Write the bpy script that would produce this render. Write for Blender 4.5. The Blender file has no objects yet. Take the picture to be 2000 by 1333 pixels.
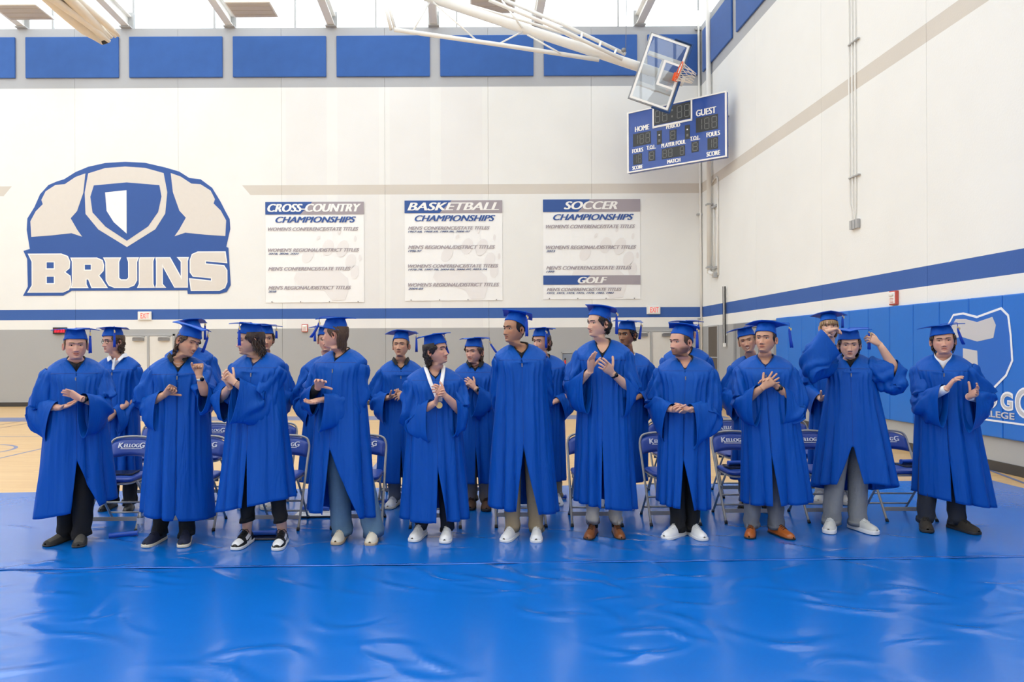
import bpy, math, random
import numpy as np
from mathutils import Vector, Matrix

# ------------------------------------------------------------------ camera
scene = bpy.context.scene
C = scene.collection
F_PX, PU, PV, ROLL, CAM_H = 1333.3, 915.0, 683.0, 0.0045, 1.62
cam_data = bpy.data.cameras.new('camera')
cam_data.sensor_width = 36.0
cam_data.lens = 24.0
cam_data.shift_x = (1000.0 - PU) / 2000.0
cam_data.shift_y = (PV - 666.5) / 2000.0
cam_data.clip_end = 200
cam = bpy.data.objects.new('camera', cam_data)
C.objects.link(cam)
cam.location = (0, 0, CAM_H)
cam.rotation_euler = (math.pi / 2, ROLL, 0)
scene.camera = cam

# ------------------------------------------------------------------ daylight: bright overcast sky through the clerestory and added roof skylights
world = bpy.data.worlds.new('overcast_sky')
scene.world = world
world.use_nodes = True
wb = world.node_tree.nodes['Background']
wb.inputs['Color'].default_value = (0.93, 0.97, 1.0, 1)
wb.inputs['Strength'].default_value = 2.95
scene.view_settings.view_transform = 'Standard'
scene.view_settings.look = 'None'
scene.view_settings.gamma = 1.0
scene.view_settings.use_curve_mapping = False
scene.view_settings.exposure = 0.0
scene.cycles.max_bounces = 10
scene.cycles.diffuse_bounces = 5
scene.cycles.transparent_max_bounces = 16
scene.cycles.use_denoising = True

# ------------------------------------------------------------------ pixel (of the 2000x1333 photograph) to world at a given distance
cb, sb_ = math.cos(ROLL), math.sin(ROLL)
def P(u, v, d):
    xc = (u - PU) / F_PX; yc = (PV - v) / F_PX
    return Vector((d * (xc * cb + yc * sb_), d, CAM_H + d * (-xc * sb_ + yc * cb)))
def floor_at(u, v, z=0.0):
    xc = (u - PU) / F_PX; yc = (PV - v) / F_PX
    d = (z - CAM_H) / (-xc * sb_ + yc * cb)
    return P(u, v, d)

# ------------------------------------------------------------------ materials
MATS = {}
def srgb(r, g, b):
    f = lambda c: (c / 255.0) / 12.92 if c / 255.0 <= 0.04045 else (((c / 255.0) + 0.055) / 1.055) ** 2.4
    return (f(r), f(g), f(b), 1.0)
def mat(name, col=(0.8, 0.8, 0.8, 1), rough=0.6, metal=0.0, noise=0.0, nscale=8.0, bump=0.0, bscale=40.0, stretch=(1, 1, 1),
        coat=0.0, spec=0.5, sheen=0.0, alpha=None, emit=None, estr=1.0, bdist=0.01):
    if name in MATS: return MATS[name]
    m = bpy.data.materials.new(name); m.use_nodes = True
    nt = m.node_tree; b = nt.nodes['Principled BSDF']
    b.inputs['Base Color'].default_value = col
    b.inputs['Roughness'].default_value = rough
    b.inputs['Metallic'].default_value = metal
    b.inputs['Specular IOR Level'].default_value = spec
    if coat: b.inputs['Coat Weight'].default_value = coat; b.inputs['Coat Roughness'].default_value = 0.1
    if sheen: b.inputs['Sheen Weight'].default_value = sheen
    if emit:
        b.inputs['Emission Color'].default_value = emit; b.inputs['Emission Strength'].default_value = estr
    if alpha is not None: b.inputs['Alpha'].default_value = alpha
    if noise or bump:
        tc = nt.nodes.new('ShaderNodeTexCoord'); mp = nt.nodes.new('ShaderNodeMapping')
        mp.inputs['Scale'].default_value = stretch
        nt.links.new(tc.outputs['Object'], mp.inputs['Vector'])
    if noise:
        n = nt.nodes.new('ShaderNodeTexNoise'); n.inputs['Scale'].default_value = nscale; n.inputs['Detail'].default_value = 5
        nt.links.new(mp.outputs['Vector'], n.inputs['Vector'])
        mr = nt.nodes.new('ShaderNodeMapRange')
        mr.inputs['To Min'].default_value = 1 - noise; mr.inputs['To Max'].default_value = 1 + noise
        nt.links.new(n.outputs['Fac'], mr.inputs['Value'])
        vm = nt.nodes.new('ShaderNodeVectorMath'); vm.operation = 'SCALE'
        vm.inputs[0].default_value = col[:3]
        nt.links.new(mr.outputs['Result'], vm.inputs['Scale'])
        nt.links.new(vm.outputs['Vector'], b.inputs['Base Color'])
    if bump:
        n2 = nt.nodes.new('ShaderNodeTexNoise'); n2.inputs['Scale'].default_value = bscale; n2.inputs['Detail'].default_value = 4
        nt.links.new(mp.outputs['Vector'], n2.inputs['Vector'])
        bp = nt.nodes.new('ShaderNodeBump'); bp.inputs['Strength'].default_value = bump; bp.inputs['Distance'].default_value = bdist
        nt.links.new(n2.outputs['Fac'], bp.inputs['Height'])
        nt.links.new(bp.outputs['Normal'], b.inputs['Normal'])
    MATS[name] = m
    return m

def pane_mat(name, tint=(1, 1, 1, 1), gloss=0.06):
    """Thin glazing: mostly clear with a faint mirror sheen."""
    m = bpy.data.materials.new(name); m.use_nodes = True
    nt = m.node_tree; nt.nodes.clear()
    o = nt.nodes.new('ShaderNodeOutputMaterial'); mx = nt.nodes.new('ShaderNodeMixShader')
    t = nt.nodes.new('ShaderNodeBsdfTransparent'); t.inputs['Color'].default_value = tint
    g = nt.nodes.new('ShaderNodeBsdfGlossy'); g.inputs['Roughness'].default_value = 0.02
    mx.inputs[0].default_value = gloss
    nt.links.new(t.outputs[0], mx.inputs[1]); nt.links.new(g.outputs[0], mx.inputs[2]); nt.links.new(mx.outputs[0], o.inputs[0])
    MATS[name] = m
    return m

# ------------------------------------------------------------------ mesh helpers
def link(o, parent=None):
    C.objects.link(o)
    if parent is not None: o.parent = parent
    return o
def to_list(a): return a.tolist() if hasattr(a, 'tolist') else a
def mesh(name, V, F, m, parent=None, smooth=True, midx=None, sharp=None):
    me = bpy.data.meshes.new(name)
    me.from_pydata(to_list(V) if not (len(V) and isinstance(V[0], Vector)) else [tuple(v) for v in V], [], to_list(F))
    for mm in (m if isinstance(m, (list, tuple)) else [m]): me.materials.append(mm)
    if midx is not None: me.polygons.foreach_set('material_index', np.asarray(midx, dtype=np.int32))
    if smooth:
        me.polygons.foreach_set('use_smooth', np.ones(len(me.polygons), dtype=bool))
        if sharp is not None: me.set_sharp_from_angle(angle=sharp)
    me.update()
    return link(bpy.data.objects.new(name, me), parent)
def empty(name, loc=(0, 0, 0), rz=0.0):
    o = bpy.data.objects.new(name, None); o.location = loc; o.rotation_euler = (0, 0, rz); o.empty_display_size = 0.1
    return link(o)
def tag(o, label=None, cat=None, group=None, kind=None):
    if label: o['label'] = label
    if cat: o['category'] = cat
    if group: o['group'] = group
    if kind: o['kind'] = kind
    return o
def add_mod(o, kind, **kw):
    md = o.modifiers.new(kind.lower(), kind)
    for k, v in kw.items(): setattr(md, k, v)
    return md
def bevel(o, w=0.004, seg=2):
    add_mod(o, 'BEVEL', width=w, segments=seg, limit_method='ANGLE')
    return o

class MB:
    """Collects shapes into one mesh."""
    def __init__(s): s.V = []; s.F = []; s.M = []
    def add(s, V, F, mi=0):
        b = len(s.V); s.V.extend([tuple(map(float, v)) for v in V])
        s.F.extend([[int(i) + b for i in f] for f in F]); s.M.extend([mi] * len(F)); return s
    def box(s, lo, hi, mi=0):
        (x0, y0, z0), (x1, y1, z1) = lo, hi
        V = [(x0, y0, z0), (x1, y0, z0), (x1, y1, z0), (x0, y1, z0), (x0, y0, z1), (x1, y0, z1), (x1, y1, z1), (x0, y1, z1)]
        return s.add(V, [(0, 3, 2, 1), (4, 5, 6, 7), (0, 1, 5, 4), (1, 2, 6, 5), (2, 3, 7, 6), (3, 0, 4, 7)], mi)
    def tube(s, pts, r, n=8, mi=0, caps=True):
        V, F = tube(pts, r, n, caps); return s.add(V, F, mi)
    def prism(s, poly, axis_vec, mi=0):
        n = len(poly); a = Vector(axis_vec)
        V = [Vector(p) for p in poly] + [Vector(p) + a for p in poly]
        F = [tuple(range(n))[::-1], tuple(range(n, 2 * n))] + [(i, (i + 1) % n, n + (i + 1) % n, n + i) for i in range(n)]
        return s.add(V, F, mi)
    def obj(s, name, m, parent=None, smooth=False, sharp=None):
        return mesh(name, s.V, s.F, m, parent, smooth, s.M if isinstance(m, (list, tuple)) else None, sharp)

def tube(pts, r, n=8, caps=True, flat=None, up=None):
    """Swept tube through pts; r scalar or per-point; flat squashes the second axis."""
    p = np.array([tuple(q) for q in pts], float); k = len(p)
    r = np.full(k, r) if np.isscalar(r) else np.asarray(r, float)
    t = np.gradient(p, axis=0); t /= np.linalg.norm(t, axis=1)[:, None] + 1e-12
    a = np.array(up if up is not None else ((0, 0, 1) if abs(t[0][2]) < 0.9 else (0, 1, 0)), float)
    V = []
    ang = np.arange(n) * 2 * np.pi / n
    for i in range(k):
        a = a - t[i] * a.dot(t[i]); a /= np.linalg.norm(a) + 1e-12
        b = np.cross(t[i], a)
        fl = 1.0 if flat is None else (flat if np.isscalar(flat) else flat[i])
        V.append(p[i] + r[i] * (np.cos(ang)[:, None] * a * fl + np.sin(ang)[:, None] * b))
    V = np.concatenate(V)
    F = [(i * n + j, i * n + (j + 1) % n, (i + 1) * n + (j + 1) % n, (i + 1) * n + j) for i in range(k - 1) for j in range(n)]
    if caps: F += [tuple(range(n))[::-1], tuple(range((k - 1) * n, k * n))]
    return V, F
def grid_faces(nr, nc, closed):
    i = np.arange(nr - 1)[:, None]; j = np.arange(nc if closed else nc - 1)[None, :]
    j2 = (j + 1) % nc
    return np.stack([i * nc + j, i * nc + j2, (i + 1) * nc + j2, (i + 1) * nc + j], -1).reshape(-1, 4)
def arc(cx, cy, r, a0, a1, n=8):
    return [(cx + r * math.cos(math.radians(a0 + (a1 - a0) * i / n)), cy + r * math.sin(math.radians(a0 + (a1 - a0) * i / n))) for i in range(n + 1)]
def rounded(w, h, r, n=5):
    p = []
    for cx, cy, a in ((w - r, h - r, 0), (-w + r, h - r, 90), (-w + r, -h + r, 180), (w - r, -h + r, 270)):
        p += arc(cx, cy, r, a, a + 90, n)
    return p

def flat_shape(name, loops, m, parent, M, depth=0.004, offset=0.0, bevel_res=0):
    """Filled 2D outline(s) (inner loops are holes) of a little thickness, placed by matrix M (local xy -> M)."""
    cu = bpy.data.curves.new(name, 'CURVE'); cu.dimensions = '2D'; cu.fill_mode = 'BOTH'; cu.extrude = depth / 2; cu.offset = offset
    for lp in loops:
        sp = cu.splines.new('POLY'); sp.points.add(len(lp) - 1)
        for i, (x, y) in enumerate(lp): sp.points[i].co = (x, y, 0, 1)
        sp.use_cyclic_u = True
    to = bpy.data.objects.new('tmp', cu); C.objects.link(to)
    bpy.context.view_layer.update()
    me = bpy.data.meshes.new_from_object(to.evaluated_get(bpy.context.evaluated_depsgraph_get()))
    bpy.data.objects.remove(to); bpy.data.curves.remove(cu)
    me.name = name; me.materials.clear(); me.materials.append(m); me.transform(M)
    return link(bpy.data.objects.new(name, me), parent)

TEXT_CACHE = {}
def text(name, s, w, h, m, parent, M, shear=0.0, bold=0.0, depth=0.004, fat=0.0):
    """Lettering as thin solid letters filling w x h, centred on M's origin in M's xy plane."""
    cu = bpy.data.curves.new(name, 'FONT'); cu.body = s; cu.size = 1; cu.shear = shear; cu.offset = bold; cu.extrude = 0.01
    cu.resolution_u = 5
    to = bpy.data.objects.new('tmp', cu); C.objects.link(to)
    bpy.context.view_layer.update()
    me = bpy.data.meshes.new_from_object(to.evaluated_get(bpy.context.evaluated_depsgraph_get()))
    bpy.data.objects.remove(to); bpy.data.curves.remove(cu)
    co = np.empty(len(me.vertices) * 3); me.vertices.foreach_get('co', co); co = co.reshape(-1, 3)
    lo, hi = co.min(0), co.max(0)
    sx = w / (hi[0] - lo[0]); sy = h / (hi[1] - lo[1]) if h else sx
    co = (co - (lo + hi) / 2) * [sx, sy, depth / 0.02]
    me.vertices.foreach_set('co', co.ravel())
    if fat:                                  # heavier strokes: the same letters again, nudged sideways
        fc = [tuple(p.vertices) for p in me.polygons]; n = len(co); co[:, 0] *= (w - 2 * fat) / w
        V = np.concatenate([co + [-fat, 0, 0], co + [fat, 0, depth * 0.02], co + [0, 0, depth * 0.01]])
        bpy.data.meshes.remove(me); me = bpy.data.meshes.new(name)
        me.from_pydata(V.tolist(), [], [tuple(i + k * n for i in f) for k in range(3) for f in fc])
    me.name = name; me.materials.clear(); me.materials.append(m); me.transform(M); me.update()
    return link(bpy.data.objects.new(name, me), parent)
# frame whose x runs right along the back wall, y up, z toward the camera
def face_back(x, y, z): return Matrix(((1, 0, 0, x), (0, 0, -1, y), (0, 1, 0, z), (0, 0, 0, 1)))
# frame on the right wall: x runs toward the camera (reads left to right from inside), y up, z into the room (-X)
def face_right(x, y, z): return Matrix(((0, 0, -1, x), (-1, 0, 0, y), (0, 1, 0, z), (0, 0, 0, 1)))
rng = random.Random(7)
# ================================================================== THE SETTING
WX, WY, WZ = 6.92, 20.2, 11.17           # right wall plane, back wall plane, top of the solid walls
LX, NY, RZ = -22.0, -12.0, 13.6          # left wall, wall behind the camera, roof
SCL = WY / F_PX                          # metres per pixel on the back wall
def bx(u): return (u - PU) * SCL
def bz(v): return CAM_H + (PV - v) * SCL

def wall_material(name, bands_along=False):
    """Painted precast concrete: horizontal colour bands by height, faint grey upright stripes on the back wall."""
    m = bpy.data.materials.new(name); m.use_nodes = True
    nt = m.node_tree; b = nt.nodes['Principled BSDF']; b.inputs['Roughness'].default_value = 0.75
    g = nt.nodes.new('ShaderNodeNewGeometry'); s = nt.nodes.new('ShaderNodeSeparateXYZ')
    nt.links.new(g.outputs['Position'], s.inputs[0])
    def rampx(src, lo, hi):
        mr = nt.nodes.new('ShaderNodeMath'); mr.operation = 'GREATER_THAN'; mr.inputs[1].default_value = lo; nt.links.new(src, mr.inputs[0])
        m2 = nt.nodes.new('ShaderNodeMath'); m2.operation = 'LESS_THAN'; m2.inputs[1].default_value = hi; nt.links.new(src, m2.inputs[0])
        mu = nt.nodes.new('ShaderNodeMath'); mu.operation = 'MULTIPLY'; nt.links.new(mr.outputs[0], mu.inputs[0]); nt.links.new(m2.outputs[0], mu.inputs[1])
        return mu.outputs[0]
    cur = [(srgb(240, 240, 237))]
    def mixc(fac, col):
        mx = nt.nodes.new('ShaderNodeMix'); mx.data_type = 'RGBA'
        nt.links.new(fac, mx.inputs['Factor'])
        if isinstance(cur[0], tuple): mx.inputs['A'].default_value = cur[0]
        else: nt.links.new(cur[0], mx.inputs['A'])
        mx.inputs['B'].default_value = col
        cur[0] = mx.outputs['Result']
    z = s.outputs['Z']; x = s.outputs['X']
    if bands_along:
        for u0, u1 in ((560, 640), (661, 742), (763, 842), (863, 944)):
            mixc(rampx(x, bx(u0), bx(u1)), srgb(237, 236, 234))
        # beige stripe with slanted ends either side of the emblem
        sl = nt.nodes.new('ShaderNodeMath'); sl.operation = 'MULTIPLY_ADD'; sl.inputs[1].default_value = 0.85
        nt.links.new(z, sl.inputs[0]); nt.links.new(x, sl.inputs[2])
        r1 = rampx(sl.outputs[0], bx(475) + 0.85 * bz(361), 99)
        s2 = nt.nodes.new('ShaderNodeMath'); s2.operation = 'MULTIPLY_ADD'; s2.inputs[1].default_value = -0.85
        nt.links.new(z, s2.inputs[0]); nt.links.new(x, s2.inputs[2])
        r2 = rampx(s2.outputs[0], -99, bx(24) - 0.85 * bz(361))
        ad = nt.nodes.new('ShaderNodeMath'); ad.operation = 'MAXIMUM'; nt.links.new(r1, ad.inputs[0]); nt.links.new(r2, ad.inputs[1])
        mu = nt.nodes.new('ShaderNodeMath'); mu.operation = 'MULTIPLY'; nt.links.new(ad.outputs[0], mu.inputs[0]); nt.links.new(rampx(z, 6.22, 6.51), mu.inputs[1])
        mixc(mu.outputs[0], srgb(216, 209, 199))
    else:
        mixc(rampx(z, 6.22, 6.51), srgb(216, 209, 199))
    mixc(rampx(z, 2.545, 2.85), srgb(58, 98, 171))
    mixc(rampx(z, -1, 2.262), srgb(172, 173, 174))
    mixc(rampx(z, 9.40, 99), srgb(180, 182, 186))
    n = nt.nodes.new('ShaderNodeTexNoise'); n.inputs['Scale'].default_value = 1.2; n.inputs['Detail'].default_value = 8
    nt.links.new(g.outputs['Position'], n.inputs['Vector'])
    mr = nt.nodes.new('ShaderNodeMapRange'); mr.inputs['To Min'].default_value = 0.96; mr.inputs['To Max'].default_value = 1.03
    nt.links.new(n.outputs['Fac'], mr.inputs['Value'])
    vm = nt.nodes.new('ShaderNodeVectorMath'); vm.operation = 'SCALE'
    nt.links.new(cur[0], vm.inputs[0]); nt.links.new(mr.outputs['Result'], vm.inputs['Scale'])
    nt.links.new(vm.outputs['Vector'], b.inputs['Base Color'])
    n2 = nt.nodes.new('ShaderNodeTexNoise'); n2.inputs['Scale'].default_value = 35
    nt.links.new(g.outputs['Position'], n2.inputs['Vector'])
    bp = nt.nodes.new('ShaderNodeBump'); bp.inputs['Strength'].default_value = 0.15; bp.inputs['Distance'].default_value = 0.01
    nt.links.new(n2.outputs['Fac'], bp.inputs['Height']); nt.links.new(bp.outputs['Normal'], b.inputs['Normal'])
    MATS[name] = m
    return m
M_wb = wall_material('painted_concrete_back', True)
M_ws = wall_material('painted_concrete_side')
M_white = mat('white_paint', srgb(236, 234, 229), 0.5, noise=0.03)
M_steel = mat('white_steel', srgb(238, 236, 231), 0.35, noise=0.02)
M_black = mat('black_rubber', srgb(34, 34, 37), 0.5)
M_greyframe = mat('grey_frame_paint', srgb(176, 177, 178), 0.5, noise=0.03)
M_door = mat('door_paint', srgb(226, 223, 217), 0.45, noise=0.03)
M_grey = mat('brushed_grey', srgb(150, 150, 152), 0.35, 0.6)
M_blueprint = mat('royal_blue_paint', srgb(40, 84, 160), 0.5, noise=0.04)
M_beige = mat('warm_grey_paint', srgb(224, 217, 209), 0.6, noise=0.03)
M_bright = mat('bright_white', srgb(250, 249, 246), 0.5)
M_glass = pane_mat('window_glass', (0.97, 0.98, 0.98, 1), 0.05)

JOINTS = [148 + 201.8 * k for k in range(-5, 7)]          # panel joints, spaced as in the photograph
PANEL_W = 201.8 * SCL
def precast(prefix, a0, a1, first, mk, m, parent):
    """Full-height wall panels with recessed joints; mk(a, b) -> box corners."""
    edges = [a0]
    a = first
    while a < a1 - 0.2:
        if a > a0 + 0.2: edges.append(a)
        a += PANEL_W
    edges.append(a1)
    for e0, e1 in zip(edges[:-1], edges[1:]):
        o = MB().box(*mk(e0 + 0.0025, e1 - 0.0025)).obj('wall_panel', m, parent)
        bevel(o, 0.003, 1)

# openings for the doors are left as shallow leaves set on the wall, as the far doors stand flush
wall_back = MB().box((LX - 0.3, WY + 0.03, 0), (WX + 0.3, WY + 0.3, WZ)).obj('wall_back', M_white); tag(wall_back, kind='structure')
precast('b', LX, WX, bx(JOINTS[0]) - PANEL_W * 3, lambda a, b: ((a, WY, 0), (b, WY + 0.06, WZ)), M_wb, wall_back)
wall_right = MB().box((WX + 0.03, NY - 0.3, 0), (WX + 0.3, WY, WZ)).obj('wall_right', M_white); tag(wall_right, kind='structure')
# right-wall joints: u 1911 -> distance 9.26, u 1532 -> 14.95 ...
precast('r', NY, WY, 9.26 - 2 * 5.6 - 8 * PANEL_W, lambda a, b: ((WX, a, 0), (WX + 0.06, b, WZ)), M_ws, wall_right)
wall_left = MB().box((LX - 0.3, NY, 0), (LX, WY, 9.6)).obj('wall_left', M_ws); tag(wall_left, kind='structure')
wall_front = MB().box((LX, NY - 0.3, 0), (WX, NY, RZ)).obj('wall_front', M_ws); tag(wall_front, kind='structure')
for nm, lo, hi in (('baseboard_back', (LX, WY - 0.015, -0.012), (WX, WY, 0.115)), ('baseboard_right', (WX - 0.015, NY, -0.012), (WX, WY - 0.02, 0.125)),
                   ('baseboard_left', (LX, NY, -0.012), (LX + 0.015, WY, 0.12))):
    bevel(tag(MB().box(lo, hi).obj(nm, mat('vinyl_base', srgb(62, 60, 60), 0.45)), kind='structure'), 0.006)

# clerestory windows round the top and added roof glazing
def clerestory(n, p0, p1, inward, WZ=WZ):
    """Window band between wall top and eaves: frame, mullions and separate panes."""
    p0, p1 = Vector(p0), Vector(p1); L = (p1 - p0).length; t = (p1 - p0) / L
    w = tag(empty('window_%d' % n, (0, 0, 0)), kind='structure')
    def beam(a, b, z0, z1, th, nm='window_frame', mm=M_greyframe):
        q = p0 + t * a; r = p0 + t * b; iv = Vector(inward) * th
        mb = MB(); mb.prism([(q.x, q.y, z0), (r.x, r.y, z0), (r.x, r.y, z1), (q.x, q.y, z1)], tuple(iv))
        return mb.obj(nm, mm, w)
    beam(0, L, WZ, WZ + 0.06, 0.12); beam(0, L, RZ - 0.06, RZ, 0.12)
    nb = max(1, round(L / (PANEL_W * 0.76)))
    for i in range(nb + 1):
        a = min(max(L * i / nb, 0.02), L - 0.02)
        beam(a - 0.022, a + 0.022, WZ + 0.06, RZ - 0.06, 0.09, 'mullion')
    for i in range(nb):
        beam(L * i / nb + 0.022, L * (i + 1) / nb - 0.022, WZ + 0.06, RZ - 0.06, 0.012, 'pane', M_glass)
clerestory(1, (LX, WY + 0.15, 0), (WX, WY + 0.15, 0), (0, 1, 0))
clerestory(2, (WX + 0.15, WY, 0), (WX + 0.15, NY, 0), (1, 0, 0))
clerestory(3, (LX - 0.15, NY, 0), (LX - 0.15, WY, 0), (-1, 0, 0), 9.6)
ceil = tag(MB().obj('ceiling', M_white) if False else empty('ceiling', (0, 0, RZ)), kind='structure')
# unseen roof: skylights added on the left for light from above, decked right
XG = 3.6
MB().box((XG, NY - 0.3, 0), (WX + 0.3, WY + 0.3, 0.1)).obj('roof_deck', M_white, ceil)
xx_ = LX - 0.3; k = 0
while xx_ < XG - 0.01:
    x2 = min(xx_ + (0.5 if k % 2 == 0 else 2.7), XG)
    MB().box((xx_, NY - 0.3, 0), (x2, WY + 0.3, 0.1 if k % 2 == 0 else 0.012)).obj('roof_deck' if k % 2 == 0 else 'added_skylight_pane', M_white if k % 2 == 0 else M_glass, ceil)
    xx_ = x2; k += 1

# maple floor with painted court lines
def wood_material():
    m = bpy.data.materials.new('maple_floor'); m.use_nodes = True
    nt = m.node_tree; b = nt.nodes['Principled BSDF']
    tc = nt.nodes.new('ShaderNodeTexCoord'); mp = nt.nodes.new('ShaderNodeMapping'); mp.inputs['Scale'].default_value = (1.0, 1.0, 1.0)
    nt.links.new(tc.outputs['Object'], mp.inputs[0])
    br = nt.nodes.new('ShaderNodeTexBrick'); br.offset = 0.37; br.inputs['Scale'].default_value = 1.0
    br.inputs['Brick Width'].default_value = 1.1; br.inputs['Row Height'].default_value = 0.057; br.inputs['Mortar Size'].default_value = 0.0012
    br.inputs['Color1'].default_value = srgb(232, 196, 142); br.inputs['Color2'].default_value = srgb(222, 182, 126); br.inputs['Mortar'].default_value = srgb(196, 156, 104)
    nt.links.new(mp.outputs[0], br.inputs['Vector'])
    n = nt.nodes.new('ShaderNodeTexNoise'); n.inputs['Scale'].default_value = 3; n.inputs['Detail'].default_value = 6
    mp2 = nt.nodes.new('ShaderNodeMapping'); mp2.inputs['Scale'].default_value = (0.6, 9, 1); nt.links.new(tc.outputs['Object'], mp2.inputs[0]); nt.links.new(mp2.outputs[0], n.inputs['Vector'])
    mx = nt.nodes.new('ShaderNodeMix'); mx.data_type = 'RGBA'; mx.blend_type = 'MULTIPLY'; mx.inputs['Factor'].default_value = 0.35
    cr = nt.nodes.new('ShaderNodeValToRGB'); cr.color_ramp.elements[0].color = srgb(196, 170, 140); cr.color_ramp.elements[1].color = (1, 1, 1, 1)
    nt.links.new(n.outputs['Fac'], cr.inputs[0]); nt.links.new(br.outputs['Color'], mx.inputs['A']); nt.links.new(cr.outputs[0], mx.inputs['B'])
    nt.links.new(mx.outputs['Result'], b.inputs['Base Color'])
    b.inputs['Roughness'].default_value = 0.32
    return m
FZ = -0.012
floor = tag(MB().box((LX, NY, FZ - 0.2), (WX, WY, FZ)).obj('floor', wood_material()), kind='structure')
M_line = mat('court_line_blue', srgb(112, 124, 165), 0.35, noise=0.05)
M_line2 = mat('court_line_brown', srgb(150, 120, 110), 0.35)
def court_line(pts, w, m=M_line, lift=0.001):
    mb = MB()
    p = np.array(pts, float)
    t = np.gradient(p, axis=0); t /= np.linalg.norm(t, axis=1)[:, None]
    nrm = np.stack([-t[:, 1], t[:, 0]], 1) * w / 2
    for z0 in (FZ + lift,):
        V = [(a[0] + b[0], a[1] + b[1], z0) for a, b in zip(p, nrm)] + [(a[0] - b[0], a[1] - b[1], z0) for a, b in zip(p, nrm)]
        n = len(p)
        mb.add(V, [(n + i, n + i + 1, i + 1, i) for i in range(n - 1)])
    return mb.obj('court_line', m, floor)
yb = floor_at(500, 817).y
court_line([(LX + 1, yb), (WX - 0.8, yb)], 0.95)
fl = lambda u, v: tuple(floor_at(u, v)[:2])
court_line([fl(-80, 908), fl(0, 894), fl(80, 876), fl(170, 858)], 0.05)
court_line([(LX + 1, floor_at(40, 852).y), (-3.0, floor_at(60, 851.5).y)], 0.05)
court_line([fl(-60, 842), fl(0, 835.5), fl(70, 824)], 0.05, M_line2, 0.0018)
court_line([fl(-60, 833), fl(0, 829.5), fl(40, 823), fl(60, 817), fl(75, 819)], 0.05, M_line2, 0.0022)
court_line([fl(545, 820), fl(588, 812), fl(640, 803)], 0.06, M_line2, 0.0022)
court_line([fl(720, 928), fl(750, 893), fl(790, 850)], 0.09)
court_line([(1.2, floor_at(1060, 858).y), (5.0, floor_at(1060, 858).y)], 0.05)
court_line([fl(1330, 815), fl(1400, 830), fl(1560, 862)], 0.5, M_line, 0.0026)
court_line(arc(*fl(-75, 880), 0.75, 0, 360, 24), 0.06)
court_line([fl(1900, 905), fl(2060, 965)], 0.05, M_line, 0.003)

# double doors in the back wall and the door recess in the right wall
def double_door(n, u0, u1, vtop, closer):
    x0, x1, zt = bx(u0), bx(u1), bz(vtop)
    d = tag(empty('door_%d' % n, ((x0 + x1) / 2, WY, 0)), kind='structure')
    cx = (x0 + x1) / 2; w = (x1 - x0) / 2
    f = MB(); f.box((-w - 0.06, -0.03, 0), (-w, 0.0, zt + 0.06)); f.box((w, -0.03, 0), (w + 0.06, 0, zt + 0.06)); f.box((-w - 0.06, -0.03, zt), (w + 0.06, 0, zt + 0.06))
    bevel(f.obj('door_frame', M_greyframe, d), 0.004)
    bevel(MB().box((-0.03, -0.045, 0), (0.03, -0.002, zt)).obj('center_post', M_greyframe, d), 0.004)
    for s in (-1, 1):
        a, b = (-w + 0.006, -0.034) if s < 0 else (0.034, w - 0.006)
        leaf = bevel(MB().box((a, -0.02, 0.01), (b, 0.0, zt - 0.006)).obj('door_leaf', M_door, d), 0.004)
        hx = (a + b) / 2
        bevel(MB().box((a + 0.12, -0.075, 0.98), (b - 0.12, -0.04, 1.04)).box((a + 0.15, -0.05, 0.985), (a + 0.2, -0.02, 1.035)).box((b - 0.2, -0.05, 0.985), (b - 0.15, -0.02, 1.035)).obj('push_bar', M_grey, leaf), 0.006)
        c = MB().box((hx - 0.06, -0.09, zt - 0.14), (hx + 0.26, -0.02, zt - 0.06)).tube([(hx - 0.04, -0.1, zt - 0.05), (hx + 0.2, -0.13, zt - 0.045), (hx + 0.3, -0.05, zt - 0.02)], 0.012, 6)
        c.obj('door_closer', M_grey, leaf)
    return d
double_door(1, 242, 338, 654, True)
double_door(2, 1224, 1319, 650, True)
d3 = tag(empty('door_3', (WX, 16.4, 0)), kind='structure')
y0, y1, zt = -1.15, 1.3, 2.25
f = MB().box((-0.05, y0, 0), (0.0, y0 + 0.13, zt)).box((-0.05, y1 - 0.13, 0), (0.0, y1, zt)).box((-0.05, y0 + 0.13, zt - 0.13), (0.0, y1 - 0.13, zt))
bevel(f.obj('door_frame', mat('dark_grey_frame', srgb(138, 139, 142), 0.5), d3), 0.006)
for a, b in ((y0 + 0.135, 0.07), (0.08, y1 - 0.135)):
    leaf = bevel(MB().box((-0.03, a, 0.01), (-0.001, b, zt - 0.14)).obj('door_leaf', mat('grey_door', srgb(160, 161, 164), 0.45), d3), 0.004)
    MB().box((-0.08, a + 0.12, 0.98), (-0.05, b - 0.12, 1.04)).obj('push_bar', M_grey, leaf)
    bevel(MB().box((-0.036, a + 0.25, 1.15), (-0.028, b - 0.25, 1.95)).obj('pane', mat('dark_pane', srgb(120, 118, 116), 0.15), leaf), 0.003)

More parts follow.
